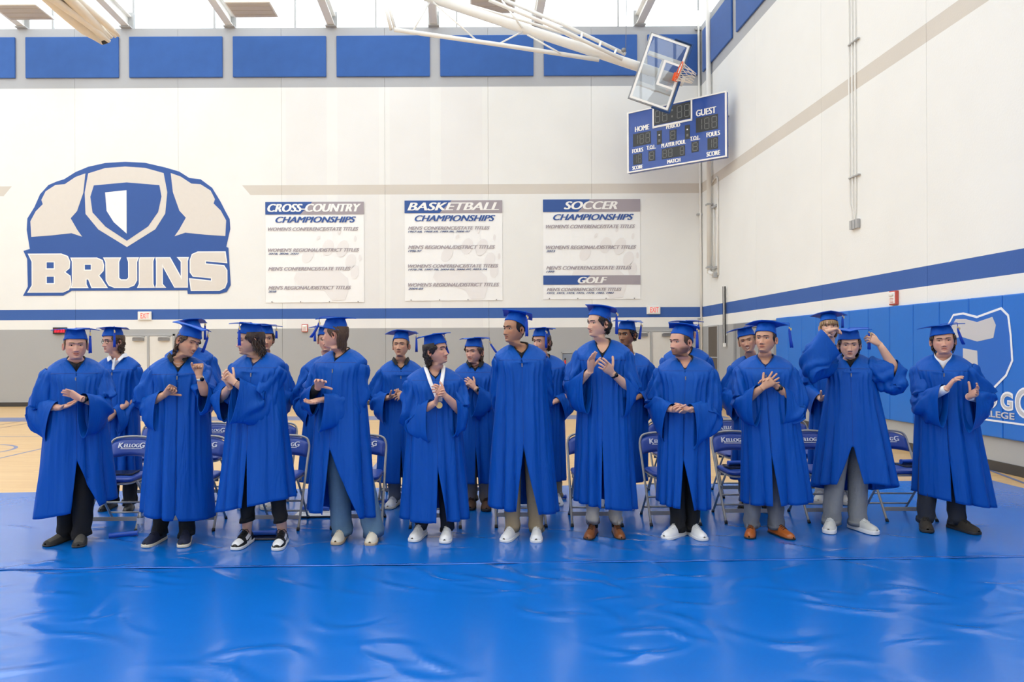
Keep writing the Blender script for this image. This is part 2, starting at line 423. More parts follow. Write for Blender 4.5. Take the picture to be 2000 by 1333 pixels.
# ------------------------------------------------------------------ acoustic panels (blue fabric)
M_fab = mat('blue_acoustic_fabric', srgb(54, 98, 170), 0.95, noise=0.12, nscale=3, bump=0.25, bscale=120, sheen=0.2)
def ordw(i): return ['leftmost', 'second', 'third', 'fourth', 'fifth', 'sixth', 'seventh', 'eighth'][i]
pz0, pz1 = bz(150), bz(70)
for i in range(8):
    u0 = 256 + 202.1 * (i - 2) + (0 if i != 0 else 0)
    x0, x1 = bx(u0), bx(u0 + 182)
    if i == 7: x1 = min(x1, WX - 0.12)
    o = MB().box((-(x1 - x0) / 2, -0.055, 0), ((x1 - x0) / 2, 0, pz1 - pz0)).obj('acoustic_panel', M_fab)
    o.location = ((x0 + x1) / 2, WY - 0.002, pz0); bevel(o, 0.02, 3)
    tag(o, ('leftmost' if i == 0 else ordw(i) + ' from the left') + ' blue fabric acoustic panel high on the back wall'
        if i < 7 else 'blue fabric acoustic panel of the back wall next to the room corner, behind the backboard', 'panel', 'acoustic panels under the clerestory')
for i, (ya, yb2) in enumerate(((19.95, 17.75), (17.45, 14.85), (14.55, 12.75))):
    o = MB().box((-0.055, -(ya - yb2) / 2, 0), (0, (ya - yb2) / 2, pz1 - pz0)).obj('acoustic_panel', M_fab)
    o.location = (WX - 0.002, (ya + yb2) / 2, pz0); bevel(o, 0.02, 3)
    tag(o, ['blue fabric acoustic panel on the right wall at the room corner', 'blue fabric acoustic panel on the right wall, second from the corner',
            'blue fabric acoustic panel on the right wall, third from the corner'][i], 'panel', 'acoustic panels under the clerestory')

# ------------------------------------------------------------------ roof beams reaching the back wall over each joint, fixtures, pipes
for i, u in enumerate((47, 250, 452, 650, 850, 1052, 1252)):
    x = bx(u)
    o = empty('roof_beam', (x, WY, WZ)); slope = 0.05
    def pr(z): return z
    mb = MB()
    for (a0, a1, b0, b1) in ((-0.11, 0.11, 0.03, 0.06), (-0.11, 0.11, 0.36, 0.39), (-0.012, 0.012, 0.06, 0.36)):
        mb.prism([(a0, 0.1, b0), (a1, 0.1, b0), (a1, 0.1, b1), (a0, 0.1, b1)], (0, -(WY - NY) * 0.75, slope * 18))
    mb.obj('flanged_rail', M_steel, o)
    MB().box((-0.16, -0.12, 0.0), (0.16, 0.1, 0.035)).box((-0.16, 0.06, 0.035), (0.16, 0.1, 0.5)).obj('bearing_plate', M_greyframe, o)
    tag(o, ['leftmost white steel roof beam running in from the clerestory', 'second white steel roof beam from the left, beside the hanging curtain',
            'third white steel roof beam from the left, just left of a hanging light', 'fourth white steel roof beam from the left',
            'fifth white steel roof beam from the left, behind the backstop frame', 'sixth white steel roof beam from the left', 'rightmost white steel roof beam, above the backboard'][i], 'beam', 'steel roof beams')
M_louvre = mat('lamp_louvre', srgb(196, 186, 174), 0.4, noise=0.05)
for i, (u, v) in enumerate(((45, 22), (492, 17), (962, 9))):
    p = P(u, v, 18.7)
    o = empty('high_bay_light', (p.x, p.y, p.z - 0.04))
    hs = MB(); w, l = 0.62, 0.42
    poly = [(-w, 0, 0), (w, 0, 0), (w * 0.86, 0, 0.16), (-w * 0.86, 0, 0.16)]
    hs.prism([(a, -l, c) for a, b, c in poly], (0, 2 * l, 0))
    bevel(hs.obj('housing', M_steel, o), 0.015)
    MB().box((-w + 0.05, -l + 0.04, -0.012), (w - 0.05, l - 0.04, 0.004)).obj('louvre', M_louvre, o)
    for s in (-1, 0, 1):
        MB().box((-w + 0.06, s * 0.24 - 0.012, -0.022), (w - 0.06, s * 0.24 + 0.012, -0.012)).obj('blade', M_louvre, o)
    for s in (-1, 1):
        MB().tube([(s * 0.4, 0, 0.16), (s * 0.4, 0, 11.6 - p.z)], 0.01, 6).obj('hanger', M_steel, o)
    tag(o, ['flat high bay light hanging left of the rolled curtain', 'flat high bay light hanging above the wall emblem and first banner', 'flat high bay light hanging behind the backstop frame'][i], 'light', 'high bay lights')

# rolled divider curtain hanging at the upper left
M_curt = mat('cream_curtain', srgb(238, 230, 216), 0.85, noise=0.05, bump=0.2, bscale=6)
rc = empty('rolled_curtain', tuple(P(200, 60, 15.5)))
base = P(200, 60, 15.5)
r7 = random.Random(3)
for k in range(9):
    t = (k - 4) / 4.0
    pts = []
    for q in np.linspace(0, 1, 14):
        u = 20 + 195 * q + 18 * t * (1 - 0.3 * q) + 5 * math.sin(q * 6 + k)
        v = -80 + 158 * q ** 1.12 - 17 * t * (1 - 0.55 * q)
        pts.append(P(u, v, 13.2 + 2.3 * q + 0.25 * math.sin(k * 2.1)) - base)
    rr = [0.115 + 0.03 * math.sin(3 * q + k) for q in np.linspace(0, 1, 14)]; rr[-1] = 0.04; rr[-2] = 0.075
    V, Fc = tube(pts, rr, 10, True, 0.7)
    mesh('fold', V, Fc, M_curt, rc)
e = [P(200, 84, 15.3) - base, P(212, 80, 15.3) - base]
MB().tube(e, 0.04, 8).obj('end_bracket', M_black, rc)
tag(rc, 'rolled cream divider curtain hanging from the roof at upper left', 'curtain')
# ================================================================== WALL-MOUNTED THINGS
# ---- painted crest with the team name (plain generic crest, lettering as on the wall)
cz = lambda px, py: ((30 + px / 3.602 - 250) * SCL, (442 - (290 + py / 3.602)) * SCL)
crest = empty('wall_emblem', (bx(250), WY - 0.003, bz(442)))
def cl(pts): return [cz(*p) for p in pts]
MI = face_back(0, 0, 0)
def Moff(d): return face_back(0, -d, 0)
arch = cl([(110, 720), (85, 560), (90, 480), (140, 400), (180, 310), (240, 245), (300, 220), (350, 205), (430, 155), (520, 118), (640, 92), (780, 84), (920, 92), (1060, 125), (1160, 155), (1230, 200), (1310, 210), (1390, 270), (1450, 370), (1480, 430), (1512, 490), (1516, 560), (1480, 720)])
flat_shape('crest_field', [arch], M_blueprint, crest, Moff(0.004), 0.006)
for s in (0, 1):
    q = [(118, 610), (112, 500), (150, 430), (200, 380), (190, 350), (220, 290), (290, 245), (355, 240), (430, 190), (500, 165), (485, 300), (440, 430), (395, 480), (440, 560), (475, 610), (400, 585), (260, 600)]
    q = q if s == 0 else [(1600 - a, b) for a, b in q]
    flat_shape('crest_panel', [cl(q)], M_beige, crest, Moff(0.010), 0.006)
flat_shape('crest_panel', [cl([(520, 165), (640, 128), (780, 118), (920, 128), (1050, 165), (1075, 300), (1060, 450), (990, 560), (790, 684), (590, 560), (500, 450), (495, 300)])], M_beige, crest, Moff(0.010), 0.006)
flat_shape('crest_shield', [cl([(560, 250), (790, 230), (1020, 250), (1035, 330), (1010, 440), (940, 540), (790, 640), (640, 540), (550, 440), (535, 330)])], M_blueprint, crest, Moff(0.016), 0.006)
flat_shape('crest_shield', [cl([(640, 300), (790, 285), (790, 590), (700, 510), (650, 430)])], M_bright, crest, Moff(0.022), 0.006)
flat_shape('lettering_back', [cl([(62, 708), (112, 694), (1478, 680), (1503, 693), (1518, 955), (1490, 1003), (1440, 1016), (1216, 1016), (1213, 990), (400, 990), (340, 1024), (58, 1024), (92, 960), (88, 765)])], M_blueprint, crest, Moff(0.010), 0.006)
LET = {
 'B': [[(93, 728), (330, 728), (375, 745), (392, 785), (388, 832), (358, 858), (394, 885), (400, 945), (382, 985), (340, 1003), (88, 1003), (120, 950), (120, 785)], [(226, 790), (226, 832), (276, 832), (276, 790)], [(226, 890), (226, 936), (276, 936), (276, 890)]],
 'R': [[(392, 757), (580, 757), (620, 775), (630, 812), (626, 852), (596, 884), (612, 905), (656, 972), (540, 972), (517, 912), (506, 912), (506, 945), (520, 972), (390, 972), (403, 945), (403, 785)], [(494, 808), (494, 842), (536, 842), (536, 808)]],
 'U': [[(622, 757), (750, 757), (736, 790), (736, 900), (750, 912), (786, 912), (798, 900), (798, 790), (788, 757), (876, 757), (862, 790), (862, 920), (842, 955), (800, 972), (700, 972), (660, 955), (640, 920), (638, 790)]],
 'I': [[(880, 757), (986, 757), (976, 785), (976, 945), (986, 972), (860, 972), (873, 945), (873, 785)]],
 'N': [[(990, 757), (1095, 757), (1168, 890), (1168, 790), (1140, 757), (1226, 757), (1218, 785), (1218, 972), (1122, 972), (1042, 825), (1042, 945), (1066, 972), (988, 972), (994, 945), (994, 785)]],
 'S': [[(1484, 718), (1288, 718), (1246, 736), (1231, 778), (1231, 865), (1252, 895), (1380, 908), (1380, 922), (1226, 905), (1238, 996), (1440, 996), (1480, 976), (1496, 935), (1496, 850), (1474, 815), (1346, 802), (1346, 788), (1496, 802)]]}
for ch, loops in LET.items():
    o = flat_shape('letter', [cl(l) for l in loops], M_bright, crest, Moff(0.016), 0.006)
    flat_shape('letter_face', [cl(l) for l in loops], M_beige, o, Moff(0.021), 0.006, offset=-0.03)
tag(crest, 'large blue and warm grey wall emblem with the word BRUINS', 'emblem')

# ---- championship banners
M_ban = mat('banner_vinyl', srgb(250, 250, 249), 0.45, noise=0.015)
M_bgrey = mat('banner_grey', srgb(166, 157, 164), 0.5)
M_bfaint = mat('banner_faint', srgb(240, 237, 236), 0.5)
M_btext = mat('banner_blue', srgb(44, 84, 156), 0.5)
M_bdark = mat('banner_navy', srgb(52, 78, 130), 0.5)
def banner(u0, u1, v0, v1, title, tw, rows, label, golf=None, skew=0.0):
    x0, x1, z0, z1 = bx(u0), bx(u1), bz(v1), bz(v0)
    o = empty('championship_banner', ((x0 + x1) / 2, WY - 0.02, z0)); W = x1 - x0; H = z1 - z0
    def X(u): return (u - (u0 + u1) / 2) * SCL
    def Z(v): return (v1 - v) * SCL
    n = 14
    V = []; 
    for j in range(2):
        for i in range(n + 1):
            V.append((-W / 2 + W * i / n, 0.004 * math.sin(i * 1.9), H * j))
    sheet = mesh('banner_sheet', V, grid_faces(2, n + 1, False), M_ban, o, False); add_mod(sheet, 'SOLIDIFY', thickness=0.004)
    def hdr(va, vb, split):
        flat_shape('header_band', [[(-W / 2, Z(vb)), (X(split) - 12 * SCL, Z(vb)), (X(split) + 12 * SCL, Z(va)), (-W / 2, Z(va))]], M_btext, o, Moff(0.012), 0.004)
        flat_shape('header_band', [[(X(split) - 12 * SCL, Z(vb)), (W / 2, Z(vb)), (W / 2, Z(va)), (X(split) + 12 * SCL, Z(va))]], M_bgrey, o, Moff(0.012), 0.004)
    hdr(v0 + 0.5, v0 + 25, u0 + 80)
    def T(s, ua, ub, va, vb, m, shear=0.35, fat=0.0, d=0.018):
        text('lettering', s, (ub - ua) * SCL, (vb - va) * SCL, m, o, face_back(X((ua + ub) / 2), -d, Z((va + vb) / 2)), shear, 0.0, 0.004, fat)
    T(title, tw[0], tw[1], v0 + 4.5, v0 + 20, M_bright, 0.3, 0.018)
    T('CHAMPIONSHIPS', u0 + 19.5, u0 + 177, v0 + 29.5, v0 + 41, M_btext, 0.35, 0.012)
    for (s, ua, ub, va, vb, yrs) in rows:
        T(s, ua, ub, va, vb, M_bgrey, 0.35, 0.005)
        if yrs: T(yrs[0], ua, yrs[1], vb + 2.2, vb + 5.8, M_bdark, 0.35, 0.004)
    if golf:
        hdr(golf[0], golf[1], u0 + 80)
        T('GOLF', u0 + 67, u0 + 125, golf[0] + 3, golf[1] - 2.5, M_bright, 0.3, 0.018)
    # faint paw print: pad, five toes, claw marks
    def ell(u, v, a, b, ang):
        c, s = math.cos(ang), math.sin(ang); lp = []
        for k in range(18):
            t = 2 * math.pi * k / 18; ex, ey = a * math.cos(t), b * math.sin(t)
            lp.append((X(u + ex * c - ey * s), Z(v + ex * s + ey * c)))
        flat_shape('paw_mark', [lp], M_bfaint, o, Moff(0.0085), 0.002)
    for (du, dv, a, b, an) in ((82, 106, 10, 15, 0.5), (122, 90, 11, 16, 0.3), (150, 92, 11, 17, 0.4), (166, 117, 10, 15, 0.3), (174, 138, 8, 14, 0.15),
                               (103, 71, 2.5, 5, 0.6), (144, 60, 2.5, 5, 0.3), (175, 73, 2.5, 6, 0.1), (184, 110, 2.5, 6, 0.0)):
        ell(u0 + du, v0 + dv, a, b, an)
    pad = [(55, 150), (60, 138), (85, 138), (110, 130), (140, 132), (160, 150), (162, 170), (155, 192), (130, 194), (116, 175), (95, 168), (62, 162)]
    flat_shape('paw_mark', [[(X(u0 + a), Z(v0 + b)) for a, b in pad]], M_bfaint, o, Moff(0.0085), 0.002)
    g = MB()
    for k in range(4):
        for vv in (v0 + 1.5, v1 - 1.5):
            xx = X(u0 + 12 + (u1 - u0 - 24) * k / 3)
            g.tube([(xx, -0.012, Z(vv)), (xx, 0.002, Z(vv))], 0.018, 8)
    g.obj('grommets', M_grey, o)
    tag(o, label, 'banner', 'championship banners on the back wall')
banner(520, 712, 393, 590, 'CROSS-COUNTRY', (524, 707),
       [("WOMEN'S CONFERENCE/STATE TITLES", 525, 701.5, 443, 450, None), ("WOMEN'S REGIONAL/DISTRICT TITLES", 525, 703, 484, 491, ('2018, 2020, 2021', 585)),
        ("MEN'S CONFERENCE/STATE TITLES", 525, 686, 520.5, 527.5, None), ("MEN'S REGIONAL/DISTRICT TITLES", 525, 687, 557.5, 564.5, ('2018', 541))],
       'white wall banner headed CROSS-COUNTRY CHAMPIONSHIPS')
banner(791.5, 982, 391.5, 587.5, 'BASKETBALL', (797, 976),
       [("MEN'S CONFERENCE/STATE TITLES", 798, 957.5, 442.5, 449, ('1967-68, 1968-69, 1985-86, 2006-07', 920)), ("MEN'S REGIONAL/DISTRICT TITLES", 798, 968, 479.5, 486.5, ('1996-97', 825)),
        ("WOMEN'S CONFERENCE/STATE TITLES", 798, 974, 516.5, 523, ('1978-79, 1997-98, 2004-05, 2006-07, 2023-24', 952)), ("WOMEN'S REGIONAL/DISTRICT TITLES", 798, 975.5, 553, 560, ('2004-05', 828))],
       'white wall banner headed BASKETBALL CHAMPIONSHIPS')
banner(1061.5, 1251, 390.5, 586, 'SOCCER', (1102, 1207),
       [("WOMEN'S CONFERENCE/STATE TITLES", 1067, 1241, 440.5, 447.5, None), ("WOMEN'S REGIONAL/DISTRICT TITLES", 1067, 1243, 481, 488, ('2023', 1085)),
        ("MEN'S CONFERENCE/STATE TITLES", 1067, 1234, 521, 528, ('1999', 1083.5)), ("MEN'S CONFERENCE/STATE TITLES", 1068, 1214, 563.5, 570, ('1972, 1973, 1974, 1975, 1979, 1982, 1983', 1199))],
       'white wall banner headed SOCCER CHAMPIONSHIPS with a GOLF section', golf=(539.5, 557.5))

# ---- exit signs, fire alarms, clock, extinguisher cabinet
M_red = mat('red_letters', srgb(235, 75, 60), 0.4, emit=srgb(235, 70, 50), estr=0.4)
M_alarm = mat('red_plastic', srgb(196, 84, 72), 0.4)
def exit_sign(u, v, label):
    o = empty('exit_sign', (bx(u), WY, bz(v)))
    bevel(MB().box((-0.2, -0.06, -0.125), (0.2, -0.002, 0.125)).obj('housing', M_white, o), 0.012)
    bevel(MB().box((-0.165, -0.066, -0.095), (0.165, -0.058, 0.095)).obj('face_plate', M_bright, o), 0.004)
    text('lettering', 'EXIT', 0.25, 0.15, M_red, o, face_back(0.02, -0.069, 0), 0, 0.0, 0.006)
    tag(o, label, 'sign', 'exit signs')
exit_sign(284, 614.5, 'red lettered EXIT sign above the left double door')
exit_sign(1276, 607.5, 'red lettered EXIT sign above the right double door')
def alarm(M, nm, label):
    o = empty('fire_alarm', M.translation); R = M.to_3x3().to_4x4()
    for nm2, lo, hi, m in (('backplate', (-0.09, -0.115, 0.0), (0.09, 0.115, 0.05), M_alarm), ('grille', (-0.072, -0.095, 0.05), (0.072, 0.095, 0.062), M_bright), ('strobe_lens', (-0.05, 0.03, 0.062), (0.05, 0.075, 0.09), M_white)):
        p = MB().box(lo, hi).obj(nm2, m, o); p.data.transform(R); bevel(p, 0.008)
    for k in range(4):
        p = MB().box((-0.05, -0.08 + k * 0.022, 0.062), (0.05, -0.074 + k * 0.022, 0.066)).obj('slot', M_alarm, o); p.data.transform(R)
    tag(o, label, 'alarm')
alarm(face_back(bx(596), WY, bz(640)), 'a', 'red framed fire alarm on the grey back wall between banners and doors')
alarm(face_right(WX, 9224 / (1749 - PU), CAM_H + (PV - 586) / F_PX * 9224 / (1749 - PU)), 'b', 'red framed fire alarm on the right wall above the blue padding')
ck = empty('led_clock', (bx(119), WY, bz(643)))
bevel(MB().box((-0.2, -0.07, -0.1), (0.2, -0.002, 0.1)).obj('case', M_black, ck), 0.01)
MB().box((-0.16, -0.074, -0.055), (0.16, -0.07, 0.055)).obj('display', mat('led_red', srgb(150, 10, 30), 0.3, emit=srgb(255, 30, 60), estr=0.35), ck)
for k, xx in enumerate((-0.12, -0.05, 0.05, 0.12)):
    MB().box((xx - 0.022, -0.078, -0.04), (xx + 0.022, -0.073, -0.03)).box((xx - 0.022, -0.078, 0.03), (xx + 0.022, -0.073, 0.04)).box((xx + 0.014, -0.078, -0.03), (xx + 0.022, -0.073, 0.03)).obj('digit', mat('led_bright', srgb(255, 60, 80), 0.3, emit=srgb(255, 50, 80), estr=0.9), ck)
tag(ck, 'small wall clock with red lit digits behind the leftmost mortarboard', 'clock')
ex = empty('extinguisher_cabinet', (bx(1108), WY, bz(735)))
zt = bz(689) - bz(735)
f = MB().box((-0.18, -0.04, 0), (-0.15, -0.002, zt)).box((0.15, -0.04, 0), (0.18, -0.002, zt)).box((-0.18, -0.04, zt - 0.03), (0.18, -0.002, zt)).box((-0.18, -0.04, 0), (0.18, -0.002, 0.03))
bevel(f.obj('cabinet_frame', M_greyframe, ex), 0.005)
MB().box((-0.15, -0.006, 0.03), (0.15, -0.002, zt - 0.03)).obj('back_panel', mat('cabinet_blue_grey', srgb(150, 160, 180), 0.3), ex)
exb = MB().tube([(-0.07, -0.035, 0.05), (-0.07, -0.035, 0.42), (-0.07, -0.035, 0.46)], [0.028, 0.028, 0.014], 10).obj('bottle', mat('extinguisher_red', srgb(205, 40, 35), 0.3), ex, True)
MB().box((-0.09, -0.05, 0.47), (-0.05, -0.025, 0.52)).obj('valve', M_black, exb)
MB().box((-0.099, -0.066, 0.2), (-0.041, -0.0625, 0.27)).obj('label_band', M_bright, exb)
MB().box((-0.15, -0.045, 0.03), (0.15, -0.041, zt - 0.03)).obj('pane', M_glass, ex)
tag(ex, 'recessed wall cabinet with a red fire extinguisher behind glass', 'cabinet')

# ---- corner pipes and conduits
def pipe(name, runs, label, m=M_steel, cat='pipe', clips=()):
    o = empty(name, runs[0][0][0]); b = Vector(runs[0][0][0])
    for pts, r in runs: 
        V, Fc = tube([Vector(p) - b for p in pts], r, 10); mesh('run', V, Fc, m, o)
    for (p, s) in clips:
        q = Vector(p) - b; bevel(MB().box(tuple(q - Vector(s)), tuple(q + Vector(s))).obj('clip', M_greyframe, o), 0.003)
    tag(o, label, cat)
pc = P(1386, 300, 19.2)
xr = WX - 0.10
zz = lambda v, d: CAM_H + (PV - v) / F_PX * d
d_ = 9224 / (1386 - PU) * (xr / WX)
pipe('roof_drain_pipe', [([(xr, d_, 13.0), (xr, d_, zz(536, d_))], 0.065), ([(xr, d_, zz(536, d_) + 0.05), (xr - 0.02, d_ - 0.12, zz(536, d_)), (xr - 0.02, d_ - 0.3, zz(540, d_))], 0.055)],
     'thick white drain pipe running down the room corner behind the scoreboard', clips=[((xr, d_, zz(402, d_)), (0.08, 0.08, 0.025)), ((xr, d_, zz(525, d_)), (0.08, 0.08, 0.025))])
d2 = 9224 / (1405 - PU)
pipe('corner_conduit', [([(WX - 0.03, d2 + 0.5, zz(352, d2)), (WX - 0.03, d2 + 0.06, zz(347, d2)), (WX - 0.03, d2, zz(352, d2)), (WX - 0.03, d2, zz(540, d2))], 0.022), ([(WX - 0.03, d2 + 0.28, zz(400, d2)), (WX - 0.03, d2 + 0.28, zz(530, d2))], 0.022)],
     'thin white conduits beside the drain pipe on the right wall', clips=[((WX - 0.04, d2 + 0.2, zz(403, d2)), (0.03, 0.2, 0.03)), ((WX - 0.04, d2 + 0.2, zz(524, d2)), (0.03, 0.2, 0.03)), ((WX - 0.07, d2 + 0.12, zz(539, d2)), (0.05, 0.07, 0.07))])
xl = bx(1366)
pipe('wall_conduit', [([(xl, WY - 0.04, 11.6), (xl + 0.06, WY - 0.04, 0.4)], 0.032)], 'slim white conduit running down the back wall next to the corner',
     clips=[((xl + 0.03, WY - 0.03, bz(422)), (0.1, 0.03, 0.03)), ((xl + 0.05, WY - 0.03, bz(625)), (0.1, 0.03, 0.03)), ((xl, WY - 0.03, bz(60)), (0.1, 0.03, 0.03))])
d3_ = 9224 / (1673 - PU)
runs = []
for k, u in enumerate((1663, 1669, 1675)):
    dd = 9224 / (u - PU)
    runs.append(([(WX - 0.025, dd, 11.0), (WX - 0.025, dd, zz(400, dd)), (WX - 0.025, dd - (k - 1.6) * -0.06, zz(425, dd)), (WX - 0.025, dd - (k - 1.6) * -0.06, zz(447, dd))], 0.013))
pipe('triple_conduit', runs, 'three thin parallel conduits running down the right wall', M_white,
     clips=[((WX - 0.03, d3_, zz(v, d3_)), (0.02, 0.16, 0.012)) for v in (85, 348)] + [((WX - 0.035, d3_ + q, zz(442, d3_)), (0.025, 0.035, 0.08)) for q in (-0.1, -0.01, 0.08)])
dp = 9224 / (1415 - PU) * (WX - 0.06) / WX
pb = empty('hanging_rail', (WX - 0.06, dp, zz(680, dp)))
hp = zz(562, dp) - zz(680, dp)
bevel(MB().box((-0.03, -0.03, 0), (0.03, 0.03, hp)).obj('white_bar', M_bright, pb), 0.006)
MB().box((-0.038, -0.012, 0.1), (-0.03, 0.024, hp)).box((-0.012, -0.038, 0.1), (0.024, -0.03, hp)).obj('black_strip', M_black, pb)
bevel(MB().box((0.03, -0.02, hp - 0.3), (0.058, 0.02, hp - 0.26)).box((0.03, -0.02, 0.3), (0.058, 0.02, 0.34)).obj('bracket', M_white, pb), 0.003)
tag(pb, 'slim upright white rail with black strip near the corner of the right wall', 'rail')
dg0, dg1 = 9224 / (1384 - PU), 9224 / (1403.5 - PU)
vg = empty('wall_vent', (WX, (dg0 + dg1) / 2, 0.35)); wv = (dg0 - dg1) / 2; hv = 1.92
bevel(MB().box((-0.03, -wv, 0), (0, -wv + 0.04, hv)).box((-0.03, wv - 0.04, 0), (0, wv, hv)).box((-0.03, -wv + 0.04, 0), (0, wv - 0.04, 0.04)).box((-0.03, -wv + 0.04, hv - 0.04), (0, wv - 0.04, hv)).box((-0.03, -wv + 0.04, 1.0), (0, wv - 0.04, 1.03)).obj('vent_frame', M_greyframe, vg), 0.004)
for k in range(16):
    yk = -wv + 0.06 + (2 * wv - 0.12) * k / 15
    MB().box((-0.02, yk - 0.012, 0.04), (0, yk + 0.012, hv - 0.04)).obj('slat', mat('vent_brown', srgb(116, 108, 100), 0.5), vg)
tag(vg, 'tall brown slatted wall vent next to the room corner', 'vent')

# ---- wall padding on the right wall
M_pad = mat('pad_vinyl_blue', srgb(24, 112, 208), 0.42, noise=0.05, nscale=2, bump=0.1, bscale=30)
pads = empty('wall_padding', (WX, 8.6, 0.44))
e = 15.25
seams = []
while e > 3.0:
    seams.append(e); e -= 0.588
HP = 1.85
for a, b in zip(seams[:-1], seams[1:]):
    o = MB().box((-0.055, b + 0.004 - 8.6, 0), (0, a - 0.004 - 8.6, HP)).obj('pad', M_pad, pads); bevel(o, 0.018, 3)
tag(pads, 'row of upright blue vinyl wall pads along the right wall', 'wall padding')
# printed college mark on the pads
def rd(u, v):                              # pixel on the right wall -> (along, up) relative to mark origin
    d = 9224 / (u - PU); return d, zz(v, d)
mk = empty('pad_emblem', (WX - 0.058, 8.75, 1.4))
def rw(u, v):
    d, z = rd(u, v); return (8.75 - d, z - 1.4)
Mr = lambda o: face_right(-o, 0, 0)
M_pw = mat('pad_print_white', srgb(240, 242, 247), 0.45); M_pg = mat('pad_print_grey', srgb(199, 198, 203), 0.45)
sh = [rw(*p) for p in ((1858, 640), (1870, 618), (1890, 615), (1917, 622), (1945, 612), (1965, 605), (1980, 620), (1985, 660), (1988, 710), (1975, 740), (1950, 765), (1925, 775), (1895, 765), (1870, 730), (1857, 690))]
flat_shape('mark_outline', [sh], M_pw, mk, Mr(0.002), 0.004)
flat_shape('mark_field', [sh], mat('pad_print_blue', srgb(30, 104, 200), 0.45), mk, Mr(0.005), 0.004, offset=-0.03)
flat_shape('mark_panel', [[rw(*p) for p in ((1866, 645), (1876, 628), (1895, 628), (1918, 634), (1948, 624), (1955, 640), (1950, 665), (1918, 672), (1885, 662), (1870, 668))]], M_pg, mk, Mr(0.008), 0.004)
flat_shape('mark_panel', [[rw(*p) for p in ((1890, 685), (1918, 690), (1920, 745), (1900, 735), (1890, 710))]], M_pg, mk, Mr(0.008), 0.004)
a0, a1 = rw(1935, 770)[0], rw(1990, 770)[0]
wch = (a1 - a0) / 2.05
zl0, zl1 = rw(1960, 769)[1], rw(1960, 806)[1]
text('lettering', 'KELLO', wch * 5 - 0.04, zl0 - zl1, M_pw, mk, face_right(-0.002, -(a0 + wch - 2.5 * wch - 0.02), (zl0 + zl1) / 2), 0, 0.05, 0.004)
text('lettering', 'KELLO', wch * 5 - 0.08, (zl0 - zl1) - 0.05, M_pg, mk, face_right(-0.006, -(a0 + wch - 2.5 * wch - 0.02), (zl0 + zl1) / 2), 0, 0.0, 0.004)
text('lettering', 'G', wch - 0.02, zl0 - zl1, M_pw, mk, face_right(-0.002, -(a0 + 1.5 * wch), (zl0 + zl1) / 2), 0, 0.05, 0.004)
text('lettering', 'G', wch - 0.06, zl0 - zl1 - 0.05, M_pg, mk, face_right(-0.006, -(a0 + 1.5 * wch), (zl0 + zl1) / 2), 0, 0.0, 0.004)
text('lettering', 'G', wch * 1.35, (zl0 - zl1) * 1.6, M_pw, mk, face_right(-0.002, -(a0 + 2.75 * wch), (zl0 + zl1) / 2), 0, 0.05, 0.004)
text('lettering', 'G', wch * 1.35 - 0.04, (zl0 - zl1) * 1.6 - 0.05, M_pg, mk, face_right(-0.006, -(a0 + 2.75 * wch), (zl0 + zl1) / 2), 0, 0.0, 0.004)
c1 = rw(1990, 815)[0]
text('lettering', 'COMMUNITY COLLEGE', 1.9, 0.085, M_pg, mk, face_right(-0.003, -(c1 - 0.95), rw(1965, 816)[1]), 0, 0.02, 0.004)
zb = rw(1965, 829)[1]
flat_shape('underline', [[(c1 - 2.0, zb - 0.012), (c1 + 0.9, zb - 0.012), (c1 + 0.9, zb + 0.012), (c1 - 2.0, zb + 0.012)]], M_pw, mk, Mr(0.002), 0.004)
tag(mk, 'white and grey college mark printed on the blue wall pads behind the rightmost person', 'emblem')

# ---- scoreboard across the corner
M_sb = mat('scoreboard_blue', srgb(34, 76, 164), 0.25, noise=0.04, coat=0.3)
M_dig = mat('digit_panel_black', srgb(48, 50, 52), 0.35)
M_seg = mat('digit_segment', srgb(122, 124, 122), 0.4)
pl_, pr_ = P(1226, 281, 19.1), P(1419, 237, 17.5)
L = math.hypot(pr_.x - pl_.x, pr_.y - pl_.y); ang = math.atan2(pr_.y - pl_.y, pr_.x - pl_.x)
zc = (zz(222, 19.1) + zz(340, 19.1)) / 2; Hs = (zz(222, 19.1) - zz(340, 19.1))
sbd = empty('scoreboard', ((pl_.x + pr_.x) / 2, (pl_.y + pr_.y) / 2, zc), ang)
bevel(MB().box((-L / 2, 0, -Hs / 2), (L / 2, 0.16, Hs / 2)).obj('cabinet', M_sb, sbd), 0.006)
b_ = 0.035
fr = MB().box((-L / 2 - 0.01, -0.02, -Hs / 2), (-L / 2 + b_, 0, Hs / 2)).box((L / 2 - b_, -0.02, -Hs / 2), (L / 2 + 0.01, 0, Hs / 2)).box((-L / 2 + b_, -0.02, Hs / 2 - b_), (L / 2 - b_, 0, Hs / 2)).box((-L / 2 + b_, -0.02, -Hs / 2), (L / 2 - b_, 0, -Hs / 2 + b_))
fr.obj('border', M_bright, sbd)
